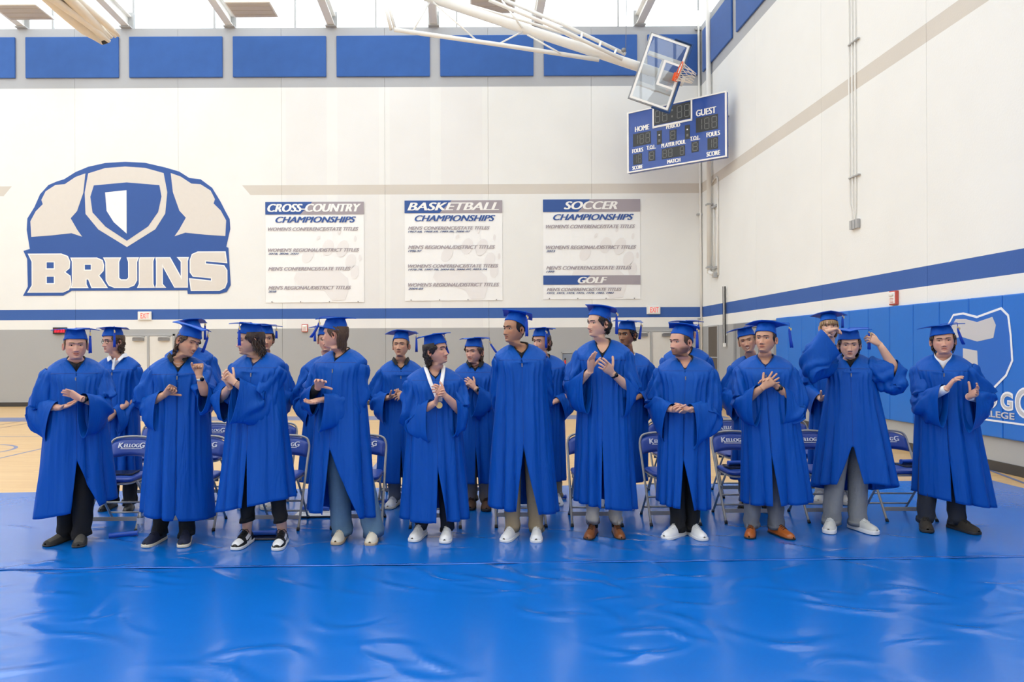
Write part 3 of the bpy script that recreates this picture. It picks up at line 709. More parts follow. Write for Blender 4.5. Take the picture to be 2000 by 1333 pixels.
# layout measured on the board: s along 0..1 , t down 0..1
def sx(s): return -L / 2 + L * s
def sz(t): return Hs / 2 - Hs * t
def sbtext(s, s0, s1, t0, t1, fat=0.008):
    text('lettering', s, (s1 - s0) * L, (t1 - t0) * Hs, M_bright, sbd, face_back(sx((s0 + s1) / 2), -0.006, sz((t0 + t1) / 2)), 0, 0.0, 0.004, fat)
SEGS = {'8': 'abcdefg', '1': 'bc', '0': 'abcdef'}
def digits(s0, s1, t0, t1, chars):
    pnl = MB().box((sx(s0), -0.008, sz(t1)), (sx(s1), 0, sz(t0))).obj('digit_panel', M_dig, sbd)
    n = len(chars); w = (s1 - s0) * L / n; h = (t1 - t0) * Hs
    for i, ch in enumerate(chars):
        if ch == ' ': continue
        cx = sx(s0) + w * (i + 0.5); cy = (sz(t0) + sz(t1)) / 2; a, bb = w * 0.3, h * 0.36; q = min(w, h) * 0.045
        mb = MB()
        sg = {'a': (-a, bb, a, bb), 'd': (-a, -bb, a, -bb), 'g': (-a, 0, a, 0), 'f': (-a, 0, -a, bb), 'b': (a, 0, a, bb), 'e': (-a, -bb, -a, 0), 'c': (a, -bb, a, 0)}
        for c in SEGS[ch]:
            x0, z0, x1, z1 = sg[c]
            if z0 == z1: mb.box((cx + x0 + q, -0.013, cy + z0 - q), (cx + x1 - q, -0.008, cy + z0 + q))
            else: mb.box((cx + x0 - q, -0.013, cy + z0 + q), (cx + x0 + q, -0.008, cy + z1 - q))
        mb.obj('digit', M_seg, pnl)
digits(0.285, 0.66, 0.04, 0.30, '88 88')
fr2 = MB().box((sx(0.27), -0.02, sz(0.34)), (sx(0.285), 0, sz(0.02))).box((sx(0.66), -0.02, sz(0.34)), (sx(0.675), 0, sz(0.02))).box((sx(0.27), -0.02, sz(0.345)), (sx(0.675), 0, sz(0.315)))
fr2.obj('clock_border', M_bright, sbd)
MB().box((sx(0.465), -0.013, sz(0.13)), (sx(0.48), -0.008, sz(0.1))).box((sx(0.465), -0.013, sz(0.23)), (sx(0.48), -0.008, sz(0.2))).obj('colon', M_seg, sbd)
sbtext('HOME', 0.08, 0.235, 0.26, 0.345); sbtext('GUEST', 0.71, 0.905, 0.20, 0.30)
sbtext('PERIOD', 0.41, 0.555, 0.34, 0.40)
digits(0.06, 0.25, 0.375, 0.58, '188'); digits(0.71, 0.92, 0.32, 0.55, '188')
digits(0.445, 0.515, 0.43, 0.60, '8')
for s0 in (0.315, 0.60):
    digits(s0, s0 + 0.05, 0.40, 0.62, ' ')
    MB().box((sx(s0 + 0.018), -0.013, sz(0.48)), (sx(s0 + 0.032), -0.008, sz(0.46))).obj('arrow', M_bright, sbd)
    MB().box((sx(s0 + 0.015), -0.013, sz(0.58)), (sx(s0 + 0.035), -0.008, sz(0.54))).obj('bonus_lamp', M_seg, sbd)
sbtext('FOULS', 0.05, 0.17, 0.62, 0.685); sbtext('FOULS', 0.81, 0.94, 0.58, 0.65)
sbtext('T.O.L.', 0.205, 0.305, 0.61, 0.675); sbtext('T.O.L.', 0.65, 0.75, 0.595, 0.66)
sbtext('PLAYER FOUL', 0.36, 0.61, 0.62, 0.685)
digits(0.06, 0.155, 0.71, 0.88, '18'); digits(0.82, 0.92, 0.67, 0.85, '18')
digits(0.225, 0.295, 0.70, 0.865, '8'); digits(0.665, 0.735, 0.68, 0.845, '8')
digits(0.365, 0.60, 0.705, 0.87, '88 8')
sbtext('SCORE', 0.05, 0.165, 0.90, 0.96); sbtext('SCORE', 0.81, 0.94, 0.88, 0.95)
sbtext('MATCH', 0.42, 0.555, 0.895, 0.955)
for a_, b_2 in ((Vector((-L * 0.3, 0.16, 0.4)), Vector((bx(1262), WY, zc + 0.4))), (Vector((-L * 0.3, 0.16, -0.4)), Vector((bx(1262), WY, zc - 0.4))), (Vector((L * 0.38, 0.16, 0.4)), Vector((WX, 18.1, zc + 0.4))), (Vector((L * 0.38, 0.16, -0.4)), Vector((WX, 18.1, zc - 0.4)))):
    q = Matrix.Rotation(-ang, 4, 'Z') @ (b_2 - Vector(sbd.location))
    mesh('mount_arm', *tube([tuple(a_), tuple(q)], 0.03, 8), M_steel, sbd)
tag(sbd, 'blue electronic scoreboard mounted across the room corner', 'scoreboard')

# ---- hoisted basketball backstop
hd = 17.2
hb = P(1288, 140, hd)
hoop = empty('basketball_backstop', tuple(hb))
def HP_(u, v, dd=0.0): return P(u, v, hd + dd) - hb
def bar(nm, pts, r, m=M_steel, n=10):
    V, Fc = tube(pts, r, n); return mesh(nm, V, Fc, m, hoop)
bar('mast', [HP_(830, -8, 0.25), HP_(1180, 108, 0.25), HP_(1335, 160, 0.25)], 0.12, n=16)
bar('upper_brace', [HP_(985, 0, 0.6), HP_(1100, 48, 0.6), HP_(1222, 106, 0.5)], 0.045)
bar('upper_brace', [HP_(955, 0, -0.1), HP_(1100, 60, -0.1), HP_(1216, 116, 0.0)], 0.045)
bar('upper_brace', [HP_(880, 0, 0.9), HP_(985, 30, 0.9), HP_(1100, 64, 0.9), HP_(1170, 100, 0.7)], 0.035)
bar('lower_chord', [HP_(770, 58, 0.1), HP_(980, 88, 0.1), HP_(1170, 117, 0.2)], 0.055)
for a, b in (((838, 6), (806, 62)), ((846, 4), (932, 80)), ((1020, 62), (974, 86)), ((1030, 68), (1096, 105)), ((980, 0), (1020, 55))):
    bar('web_rod', [HP_(*a, 0.2), HP_(*b, 0.1)], 0.022)
bar('pivot_arm', [HP_(748, -6, 0.1), HP_(764, 58, 0.1)], 0.045); bar('pivot_arm', [HP_(754, -6, 0.3), HP_(772, 58, 0.3)], 0.045)
for t in (0.3, 0.6, 0.85):
    a = Vector(HP_(1100, 48, 0.6)).lerp(HP_(1222, 106, 0.5), t); b = Vector(HP_(1100, 60, -0.1)).lerp(HP_(1216, 116, 0.0), t)
    bar('cross_tie', [a, b], 0.03)
bar('hoist_cable', [HP_(1222, 104, 0.2), HP_(1224, -20, 0.2)], 0.008, M_grey, 6)
bar('pulley', [HP_(1218, 98, 0.12), HP_(1218, 98, 0.28)], 0.06, M_grey, 12)
# board frame: ex = board's width axis, ey = board's down axis, measured from its corners
tl, tr, br_, bl = (Vector(HP_(1272, 66)), Vector(HP_(1348, 88)), Vector(HP_(1304, 218)), Vector(HP_(1228, 190)))
dn = ((tr - tl) + (br_ - bl)) / 2; wd = ((bl - tl) + (br_ - tr)) / 2; ctr = (tl + tr + br_ + bl) / 4
hw, hh = wd.length / 2, dn.length / 2; wd.normalize(); dn = (dn - wd * dn.dot(wd)).normalized(); nn = wd.cross(dn)
if nn.y > 0: nn = -nn
# tilt the board a little about its width axis so that the rim's ring can be seen
bd = bpy.data.objects.new('board_frame_axes', None)
wd = -wd
Mb = Matrix(((wd.x, -dn.x, nn.x, ctr.x), (wd.y, -dn.y, nn.y, ctr.y), (wd.z, -dn.z, nn.z, ctr.z), (0, 0, 0, 1)))
bpy.data.objects.remove(bd)
def bpart(nm, mb, m, smooth=False, parent=hoop, bv=0.004):
    o = mb.obj(nm, m, parent, smooth); o.data.transform(Mb)
    if bv: bevel(o, bv)
    return o
M_bg = pane_mat('backboard_glass', (0.86, 0.88, 0.90, 1), 0.08)
glass = bpart('glass_board', MB().box((-hw, -hh, -0.006), (hw, hh, 0.006)), M_bg, bv=0)
bpart('steel_rim_frame', MB().box((-hw - 0.02, -hh - 0.02, -0.04), (-hw + 0.03, hh + 0.02, 0.0)).box((hw - 0.03, -hh - 0.02, -0.04), (hw + 0.02, hh + 0.02, 0.0)).box((-hw + 0.03, hh - 0.03, -0.04), (hw - 0.03, hh + 0.02, 0.0)).box((-hw + 0.03, -hh - 0.02, -0.04), (hw - 0.03, -hh + 0.03, 0.0)), M_grey)
def ring4(x0, y0, x1, y1, w, z0, z1):
    return MB().box((x0, y0, z0), (x0 + w, y1, z1)).box((x1 - w, y0, z0), (x1, y1, z1)).box((x0 + w, y0, z0), (x1 - w, y0 + w, z1)).box((x0 + w, y1 - w, z0), (x1 - w, y1, z1))
bpart('white_border', ring4(-hw + 0.01, -hh + 0.01, hw - 0.01, hh - 0.01, 0.055, 0.007, 0.011), M_bright, bv=0)
bpart('target_square', ring4(-0.33, -hh + 0.02, 0.33, -hh + 0.50, 0.055, 0.007, 0.012), M_bright, bv=0)
M_padb = mat('backboard_pad_blue', srgb(24, 70, 130), 0.45)
bpart('edge_pad', MB().box((-hw - 0.05, -hh - 0.07, -0.05), (hw + 0.05, -hh - 0.02, 0.05)).box((-hw - 0.05, -hh - 0.02, -0.05), (-hw - 0.02, -hh + 0.42, 0.05)).box((hw + 0.02, -hh - 0.02, -0.05), (hw + 0.05, -hh + 0.42, 0.05)), M_padb, bv=0.015)
M_or = mat('rim_orange', srgb(236, 96, 40), 0.4)
rimc = (0, -hh + 0.10, 0.38)
rp = [(0.228 * math.cos(a), -hh + 0.12, 0.36 + 0.228 * math.sin(a)) for a in np.linspace(0, 2 * math.pi, 25)]
V, Fc = tube(rp, 0.014, 8, False); rim = mesh('rim', V, Fc, M_or, hoop); rim.data.transform(Mb)
bpart('rim_bracket', MB().box((-0.11, -hh + 0.02, 0.012), (0.11, -hh + 0.16, 0.03)).box((-0.09, -hh + 0.10, 0.03), (0.09, -hh + 0.13, 0.16)), M_or)
net = MB()
g_down = Vector((0, -1, 0))
for s in (1, -1):
    for k in range(12):
        pts = []
        for q in np.linspace(0, 1, 7):
            a = 2 * math.pi * (k + s * q * 1.6) / 12; r = 0.225 * (1 - 0.45 * q ** 0.8)
            pts.append((r * math.cos(a), -hh + 0.11 - 0.42 * q, 0.36 + r * math.sin(a) - 0.10 * q))
        net.tube(pts, 0.007, 4)
nt_ = net.obj('net', mat('net_cord', srgb(232, 222, 210), 0.8), hoop); nt_.data.transform(Mb)
bpart('mast_mount', MB().box((-0.45, -hh + 0.05, -0.12), (-0.36, hh - 0.1, -0.04)).box((0.36, -hh + 0.05, -0.12), (0.45, hh - 0.1, -0.04)).box((-0.45, -0.1, -0.16), (0.45, 0.02, -0.10)), M_steel)
tag(hoop, 'hoisted basketball backstop with glass backboard, orange rim and white steel frame', 'basketball hoop')

# ---- blue vinyl floor mats with wrinkles
def vinyl_material():
    m = mat('mat_vinyl_blue', srgb(0, 106, 200), 0.23, noise=0.06, nscale=1.5, bump=0.25, bscale=6, spec=1.0, bdist=0.006, coat=0.25)
    return m
M_mat = vinyl_material()
def floor_mat(name, yf, yb, x0, x1, nx, ny, nwr, seed, label):
    """Grid sheet between two lines y = a + b x, raised in small creases; thickness by a rim dropping to the floor."""
    r = np.random.RandomState(seed)
    X = np.linspace(x0, x1, nx)[None, :].repeat(ny, 0); Tt = np.linspace(0, 1, ny)[:, None].repeat(nx, 1)
    Y = (yf[0] + yf[1] * X) * (1 - Tt) + (yb[0] + yb[1] * X) * Tt
    Z = np.zeros_like(X)
    for k in range(nwr):
        cx, cy = r.uniform(x0, x1), r.uniform(Y.min(), Y.max())
        an = r.normal(-0.35, 0.45); Ln = r.uniform(0.10, 0.26); wn = r.uniform(0.022, 0.045); am = r.uniform(0.005, 0.012)
        if k < nwr * 0.55: cx, cy = r.uniform(-3.6, 4.2), r.uniform(max(2.9, Y.min()), min(6.2, Y.max()))
        dx, dy = X - cx, Y - cy
        a = dx * math.cos(an) + dy * math.sin(an); b = -dx * math.sin(an) + dy * math.cos(an) + r.uniform(-0.4, 0.4) * a * a / Ln
        Z += am * np.exp(-(a / Ln) ** 2) * (np.exp(-(b / wn) ** 2) - 0.45 * np.exp(-((b - 1.6 * wn) / (1.5 * wn)) ** 2))
    for k in range(26):
        kx, ky, ph = r.normal(0, 2.0), r.normal(0, 3.0), r.uniform(0, 6.28)
        Z += 0.00035 * np.sin(kx * X + ky * Y + ph)
    Z -= 0.0015
    V = np.stack([X, Y, Z], -1).reshape(-1, 3)
    Fc = grid_faces(ny, nx, False).tolist()
    n0 = len(V)
    rim = [i for i in range(nx)] + [j * nx + nx - 1 for j in range(1, ny)] + [(ny - 1) * nx + i for i in range(nx - 2, -1, -1)] + [j * nx for j in range(ny - 2, 0, -1)]
    low = V[rim].copy(); low[:, 2] = FZ
    V = np.concatenate([V, low]); q = len(rim)
    Fc += [(rim[i], n0 + i, n0 + (i + 1) % q, rim[(i + 1) % q]) for i in range(q)]
    o = mesh(name, V, Fc, M_mat, None, True, None, math.radians(50))
    tag(o, label, 'mat', 'blue vinyl floor mats')
    return o
seam0 = (5.07 + 3.48 * 0.0257, 0.0257); back0 = (7.85 + 5.39 * 0.040, 0.040)
floor_mat('floor_mat', (1.4, 0.02), (seam0[0] - 0.006, seam0[1]), -7.5, 6.3, 420, 130, 190, 4, 'glossy wrinkled blue vinyl floor mat in the foreground, in front of the taped seam')
floor_mat('floor_mat', (seam0[0] + 0.006, seam0[1]), back0, -9.0, 6.35, 420, 100, 90, 9, 'glossy blue vinyl floor mat under the chairs and the standing people')
tp = []
for x in np.linspace(-7.4, 6.2, 120): tp.append((x, seam0[0] + seam0[1] * x))
tv = [(x, y - 0.018, 0.0035 + 0.002 * math.sin(x * 7)) for x, y in tp] + [(x, y + 0.018, 0.0035 + 0.002 * math.sin(x * 5 + 1)) for x, y in tp]
n = len(tp)
o = mesh('seam_tape', tv, [(i, i + 1, n + i + 1, n + i) for i in range(n - 1)], mat('clear_tape', srgb(20, 105, 205), 0.16, spec=0.6, bump=0.6, bscale=9), None)
add_mod(o, 'SOLIDIFY', thickness=0.001); tag(o, 'shiny clear tape strip sealing the seam between the two floor mats', 'tape')
# ================================================================== FOLDING CHAIRS
M_cf = mat('chair_grey_metal', srgb(172, 168, 162), 0.35, 0.25)
M_cv = mat('chair_blue_vinyl', srgb(38, 72, 158), 0.35, noise=0.04, bump=0.08, bscale=60)
def smooth_box(w, d, h, r, crown=0.0, nx=14, ny=14, top_only=False):
    """Padded slab: rounded outline, domed top; centred in x,y, bottom at 0."""
    out = rounded(w, d, r, 5); n = len(out)
    V = []; lev = [(0.96, 0.0), (1.0, 0.25 * h), (1.0, 0.7 * h), (0.96, 0.92 * h), (0.86, h), (0.6, h + crown * 0.7), (0.3, h + crown)]
    for s, z in lev: V += [(x * s, y * s, z) for x, y in out]
    F = grid_faces(len(lev), n, True).tolist(); F += [tuple(range(n))[::-1], tuple(range((len(lev) - 1) * n, len(lev) * n))]
    return V, F
def make_chair():
    root = empty('folding_chair')
    hw = 0.215
    yt, zt_ = 0.235, 0.80                     # top of the back
    # long side tubes: front foot -> up and back -> backrest, joined by an arched top
    knee = (0.10, 0.475)
    path = []
    for s in (-1, 1):
        a = [(s * (hw + 0.012), -0.225, 0.0), (s * (hw + 0.006), -0.07, 0.235), (s * hw, knee[0], knee[1] + 0.02), (s * hw, knee[0] + 0.04, knee[1] + 0.10), (s * hw, 0.205, 0.68), (s * (hw - 0.012), 0.225, 0.745)]
        path.append(a)
    ar = [(x, 0.235, 0.745 + zq) for x, zq in ((-0.175, 0.032), (-0.11, 0.047), (0, 0.054), (0.11, 0.047), (0.175, 0.032))]
    full = path[0] + ar + path[1][::-1]
    # smooth the path
    p = np.array(full); q = [p[0]]
    for a, b in zip(p[:-1], p[1:]): q += [0.75 * a + 0.25 * b, 0.25 * a + 0.75 * b]
    q.append(p[-1])
    V, F = tube(q, 0.0115, 8); mesh('side_frame', V, F, M_cf, root)
    for s in (-1, 1):
        V, F = tube([(s * (hw - 0.02), -0.13, 0.44), (s * (hw - 0.02), -0.05, 0.35), (s * (hw - 0.02), 0.23, 0.0)], 0.0105, 8); mesh('rear_leg', V, F, M_cf, root)
        MB().tube([(s * (hw + 0.012), -0.229, -0.001), (s * (hw + 0.011), -0.214, 0.022)], 0.015, 8).obj('foot_cap', M_black, root, True)
        MB().tube([(s * (hw - 0.02), 0.233, -0.001), (s * (hw - 0.02), 0.216, 0.022)], 0.0145, 8).obj('foot_cap', M_black, root, True)
        MB().tube([(s * (hw + 0.004), -0.02, 0.31), (s * (hw - 0.03), -0.02, 0.31)], 0.012, 8).obj('pivot_rivet', M_cf, root, True)
    bevel(MB().box((-hw, -0.168, 0.085), (hw, -0.16, 0.122)).obj('front_stretcher', M_cf, root), 0.002)
    MB().tube([(-hw + 0.02, 0.165, 0.085), (hw - 0.02, 0.165, 0.085)], 0.009, 8).obj('rear_stretcher', M_cf, root, True)
    MB().tube([(-hw + 0.02, 0.075, 0.20), (hw - 0.02, 0.075, 0.20)], 0.009, 8).obj('rear_stretcher', M_cf, root, True)
    bevel(MB().box((-hw + 0.02, 0.012, 0.40), (hw - 0.02, 0.02, 0.43)).obj('seat_support', M_cf, root), 0.002)
    V, F = smooth_box(0.195, 0.205, 0.022, 0.07, 0.0); pan = mesh('seat_pan', [(x, y - 0.055, z + 0.425 + 0.00) for x, y, z in V], F, M_cf, root, True, None, math.radians(40))
    V, F = smooth_box(0.20, 0.205, 0.036, 0.07, 0.010); seat = mesh('seat_cushion', [(x, y - 0.055, z + 0.447) for x, y, z in V], F, M_cv, root, True, None, math.radians(50))
    # back cushion: curved padded panel under the arched tube
    n = 15; prof = []
    top = lambda x: 0.787 - 0.055 * (abs(x) / 0.2) ** 2.6
    bot = lambda x: 0.618 - 0.022 * (abs(x) / 0.2) ** 2
    V = []; ny = 9
    def side(front):
        VV = []
        for j in range(ny):
            for i in range(n):
                x = -0.204 + 0.408 * i / (n - 1); t = j / (ny - 1); z = bot(x) * (1 - t) + top(x) * t
                yb = 0.145 + (z - 0.60) * 0.47 + 0.012 - 0.02 * (1 - (x / 0.2) ** 2) * -1
                e = min(1, (1 - (2 * t - 1) ** 6) * (1 - (x / 0.2045) ** 8)) ** 0.5 if abs(x) < 0.2045 else 0
                VV.append((x, yb - (0.030 * max(e, 0) if front else -0.004 * max(e, 0)), z))
        return VV
    VA, VB = side(True), side(False); Fg = grid_faces(ny, n, False)
    V = VA + VB; F = Fg[:, ::1].tolist() + (Fg[:, ::-1] + len(VA)).tolist()
    rim_ = [i for i in range(n)] + [j * n + n - 1 for j in range(1, ny)] + [(ny - 1) * n + i for i in range(n - 2, -1, -1)] + [j * n for j in range(ny - 2, 0, -1)]
    F += [(rim_[i], len(VA) + rim_[i], len(VA) + rim_[(i + 1) % len(rim_)], rim_[(i + 1) % len(rim_)]) for i in range(len(rim_))]
    back = mesh('back_cushion', V, F, M_cv, root)
    # printed name: outlined plate, letters with large first and last
    tilt = math.atan(0.47)
    def PM(x, z, off):
        # plane of the cushion's front, leaning back
        yb = 0.145 + (z - 0.60) * 0.47 + 0.012 + 0.02 * (1 - (x / 0.2) ** 2) - 0.030
        M = Matrix.Translation((x, yb - off, z)) @ Matrix.Rotation(math.pi / 2 - tilt, 4, 'X')
        return M
    M_lt = mat('chair_print_white', srgb(236, 236, 240), 0.5)
    for s, x0, x1, z0, z1 in (('K', -0.125, -0.078, 0.695, 0.741), ('ELLOG', -0.074, 0.072, 0.699, 0.731), ('G', 0.076, 0.125, 0.695, 0.741)):
        text('printed_name', s, x1 - x0, (z1 - z0) / math.cos(tilt), M_lt, back, PM((x0 + x1) / 2, (z0 + z1) / 2, 0.0045), 0.05, 0.0, 0.004, 0.0026)
    flat_shape('printed_name', [[(-0.13, -0.003), (0.125, -0.003), (0.125, 0.003), (-0.13, 0.003)]], M_lt, back, PM(0, 0.6875, 0.004), 0.002)
    return root
def copy_tree(o, parent=None):
    c = o.copy(); C.objects.link(c); c.parent = parent
    for ch in list(o.children): copy_tree(ch, c)
    return c
chair0 = make_chair()
FRONT_C = [237, 383, 547, 703, 851, 1012, 1157, 1304, 1447, 1601, 1752]
BACK_C = [303, 408, 535, 660, 785, 910, 1040, 1170, 1308, 1434, 1552]
names = ['far left', 'second from the left', 'third from the left', 'fourth from the left', 'fifth from the left', 'middle', 'fifth from the right', 'fourth from the right', 'third from the right', 'second from the right', 'far right']
used = False
CH = {}
for row, cs in (('front', FRONT_C), ('back', BACK_C)):
    for i, u in enumerate(cs):
        if row == 'front':
            v = 1042 - (u - 237) * 0.0115 - (0 if i < 8 else 3); p = floor_at(u, v); cy = p.y + 0.255
            rz = math.radians([1, 2, -2, -1, 0, 1, -1, 1, -1, 1, -2][i])
        else:
            p = P(u, 700, 7.62 + 0.03 * (u - 900) / 500); cy = p.y - 0.06
            rz = math.radians([1, 0, -1, 1, 0, 2, -1, 0, 1, -1, 1][i])
        c = chair0 if not used else copy_tree(chair0)
        used = True
        dd = cy
        xx = (u - PU) / F_PX * (cy if row == 'front' else p.y)
        c.location = (xx, cy, 0.001); c.rotation_euler = (0, 0, rz)
        tag(c, 'blue padded grey folding chair, %s of the %s row of chairs' % (names[i], row), 'chair', 'folding chairs in the %s row' % row)
        CH[(row, i)] = c

# ---- diploma tubes, folders, bottle and the booklet lying about
M_tube = mat('blue_card_tube', srgb(26, 84, 190), 0.35)
def diploma(loc, rz, label, n=16, L=0.2, r=0.021):
    o = empty('diploma_tube', loc, rz)
    mesh('tube_body', *tube([(-L / 2, 0, r), (L / 2, 0, r)], r, 16), M_tube, o, True, None, math.radians(40))
    for s in (-1, 1): mesh('end_cap', *tube([(s * L / 2, 0, r), (s * (L / 2 + 0.012), 0, r)], r * 1.08, 16), M_tube, o, True, None, math.radians(40))
    tag(o, label, 'tube')
def folder(loc, rz, label, m=None, w=0.15, d=0.115):
    o = empty('folder', loc, rz)
    bevel(MB().box((-w, -d, 0), (w, d, 0.005)).obj('back_cover', m or mat('black_folder', srgb(28, 30, 40), 0.25), o), 0.002)
    bevel(MB().box((-w, -d, 0.008), (w, d, 0.013)).obj('front_cover', m or mat('black_folder', srgb(28, 30, 40), 0.25), o), 0.002)
    MB().box((-w + 0.006, -d + 0.006, 0.005), (w - 0.006, d - 0.004, 0.008)).obj('pages', M_bright, o)
    tag(o, label, 'folder')
p = floor_at(241, 1049)
diploma((p.x, p.y, 0.001), math.radians(22), 'blue diploma tube lying on the mat between the two leftmost people', L=0.2)
p = floor_at(505, 1056)
diploma((p.x, p.y + 0.1, 0.014), 0.05, 'blue diploma tube on a folder under the third front chair from the left', L=0.22)
folder((p.x + 0.02, p.y + 0.12, 0.001), 0.03, 'black folder on the mat under the third front chair from the left')
SEAT = 0.494
def on_seat(key, dx, dy): 
    c = CH[key]; a = c.rotation_euler[2]; return (c.location[0] + dx * math.cos(a) - dy * math.sin(a), c.location[1] + dx * math.sin(a) + dy * math.cos(a))
for key, dx, lab_t, lab_f in ((('front', 8), -0.05, 'blue diploma tube on a folder on the front chair behind the man with clasped hands', 'black folder on the front chair behind the man in brown shoes and grey trousers'),
                        (('front', 10), 0.1, 'blue diploma tube on the far right front chair', 'black folder on the seat of the far right front chair')):
    x, y = on_seat(key, dx, -0.06)
    folder((x, y, SEAT), CH[key].rotation_euler[2], lab_f, w=0.12, d=0.1)
    x, y = on_seat(key, dx + 0.02, -0.02)
    diploma((x, y, SEAT + 0.0135), CH[key].rotation_euler[2] + 0.15, lab_t, L=0.2)
x, y = on_seat(('front', 0), 0.02, -0.05); folder((x, y, SEAT), 0.1, 'black folder on the seat of the far left front chair', w=0.13, d=0.1)
x, y = on_seat(('back', 9), 0.03, -0.05); folder((x, y, SEAT), 0.0, 'white edged folder on the back row seat second from the right', mat('grey_folder', srgb(60, 62, 72), 0.3), w=0.12, d=0.1)
x, y = on_seat(('front', 6), -0.1, -0.05); 
bk = empty('open_booklet', (floor_at(610, 1012).x, floor_at(610, 1012).y + 0.12, 0.001), 0.03)
bevel(MB().box((-0.19, -0.13, 0), (0.19, 0.13, 0.012)).obj('cover', M_black, bk), 0.003)
bevel(MB().box((-0.18, -0.12, 0.012), (0.18, 0.12, 0.018)).obj('pages', M_bright, bk), 0.002)
for k in range(7):
    MB().box((-0.12, 0.09 - k * 0.018, 0.018), (0.15, 0.094 - k * 0.018, 0.0185)).obj('printed_line', M_bgrey, bk)
tag(bk, 'white printed booklet on the mat behind the man in blue jeans', 'booklet')
diploma((bk.location[0] - 0.01, bk.location[1] + 0.09, 0.0195), 0.02, 'blue diploma tube resting on the white booklet', L=0.24)
p = floor_at(1086, 975); diploma((p.x, p.y, 0.001), 0.1, 'blue diploma tube on the mat behind the tall man with hands behind his back', L=0.2)
p = floor_at(744, 983); diploma((p.x, p.y, 0.001), -0.1, 'blue diploma tube on the mat beside the white sneaker with black mark', L=0.16)
pbt = floor_at(275, 1040)
btl = empty('water_bottle', (pbt.x, pbt.y, 0.001))
M_clear = pane_mat('clear_plastic', (0.80, 0.86, 0.92, 1), 0.35)
mesh('bottle_body', *tube([(0, 0, 0), (0, 0, 0.01), (0, 0, 0.06), (0, 0, 0.15), (0, 0, 0.19), (0, 0, 0.205)], [0.026, 0.031, 0.031, 0.030, 0.015, 0.013], 16), M_clear, btl)
mesh('cap', *tube([(0, 0, 0.203), (0, 0, 0.222)], 0.016, 12), M_bright, btl)
mesh('label_band', *tube([(0, 0, 0.08), (0, 0, 0.13)], 0.0318, 16, False), mat('bottle_label', srgb(205, 210, 225), 0.3), btl)
tag(btl, 'clear plastic water bottle standing on the mat by the far left chair', 'bottle')
# ================================================================== PEOPLE
def skin_material():
    m = bpy.data.materials.new('skin'); m.use_nodes = True
    nt = m.node_tree; b = nt.nodes['Principled BSDF']
    at = nt.nodes.new('ShaderNodeAttribute'); at.attribute_name = 'tint'
    n = nt.nodes.new('ShaderNodeTexNoise'); n.inputs['Scale'].default_value = 45; n.inputs['Detail'].default_value = 3
    tc = nt.nodes.new('ShaderNodeTexCoord'); nt.links.new(tc.outputs['Object'], n.inputs['Vector'])
    mr = nt.nodes.new('ShaderNodeMapRange'); mr.inputs['To Min'].default_value = 0.93; mr.inputs['To Max'].default_value = 1.06; nt.links.new(n.outputs['Fac'], mr.inputs['Value'])
    vm = nt.nodes.new('ShaderNodeVectorMath'); vm.operation = 'SCALE'; nt.links.new(at.outputs['Color'], vm.inputs[0]); nt.links.new(mr.outputs['Result'], vm.inputs['Scale'])
    nt.links.new(vm.outputs['Vector'], b.inputs['Base Color'])
    b.inputs['Roughness'].default_value = 0.48
    b.inputs['Subsurface Weight'].default_value = 0.12; b.inputs['Subsurface Radius'].default_value = (0.012, 0.005, 0.003); b.inputs['Subsurface Scale'].default_value = 1.0
    return m
M_skin = skin_material()
def gown_material():
    m = bpy.data.materials.new('gown_blue_cloth'); m.use_nodes = True
    nt = m.node_tree; b = nt.nodes['Principled BSDF']
    b.inputs['Base Color'].default_value = srgb(0, 80, 174); b.inputs['Roughness'].default_value = 0.55
    b.inputs['Specular IOR Level'].default_value = 0.22
    tc = nt.nodes.new('ShaderNodeTexCoord'); mp = nt.nodes.new('ShaderNodeMapping'); mp.inputs['Scale'].default_value = (9, 9, 1.6)
    nt.links.new(tc.outputs['Object'], mp.inputs[0])
    n = nt.nodes.new('ShaderNodeTexNoise'); n.inputs['Scale'].default_value = 1.3; n.inputs['Detail'].default_value = 2.5; n.inputs['Distortion'].default_value = 0.6
    nt.links.new(mp.outputs[0], n.inputs['Vector'])
    n2 = nt.nodes.new('ShaderNodeTexNoise'); n2.inputs['Scale'].default_value = 14; n2.inputs['Detail'].default_value = 2
    nt.links.new(tc.outputs['Object'], n2.inputs['Vector'])
    ad = nt.nodes.new('ShaderNodeMath'); ad.operation = 'MULTIPLY_ADD'; ad.inputs[1].default_value = 0.12; nt.links.new(n2.outputs['Fac'], ad.inputs[0]); nt.links.new(n.outputs['Fac'], ad.inputs[2])
    bp = nt.nodes.new('ShaderNodeBump'); bp.inputs['Strength'].default_value = 0.5; bp.inputs['Distance'].default_value = 0.04
    nt.links.new(ad.outputs[0], bp.inputs['Height']); nt.links.new(bp.outputs['Normal'], b.inputs['Normal'])
    MATS['gown'] = m
    return m
M_gown = gown_material()
M_capc = mat('cap_blue_cloth', srgb(0, 88, 192), 0.6, noise=0.04, bump=0.15, bscale=50, spec=0.3)
M_tas = mat('tassel_blue', srgb(8, 66, 184), 0.5, spec=0.4)
M_gold = mat('charm_gold', srgb(222, 205, 150), 0.3, 0.6)
M_eyew = mat('eye_white', srgb(228, 222, 216), 0.25); M_iris = mat('iris_dark', srgb(52, 38, 30), 0.15); M_lash = mat('lash', srgb(48, 34, 28), 0.6)
M_teeth = mat('teeth', srgb(236, 232, 222), 0.25)
HAIRC = {'dk': srgb(42, 32, 28), 'br': srgb(84, 62, 46), 'lb': srgb(122, 94, 66), 'bl': srgb(160, 130, 94), 'bk': srgb(26, 22, 22), 'md': srgb(64, 47, 38)}
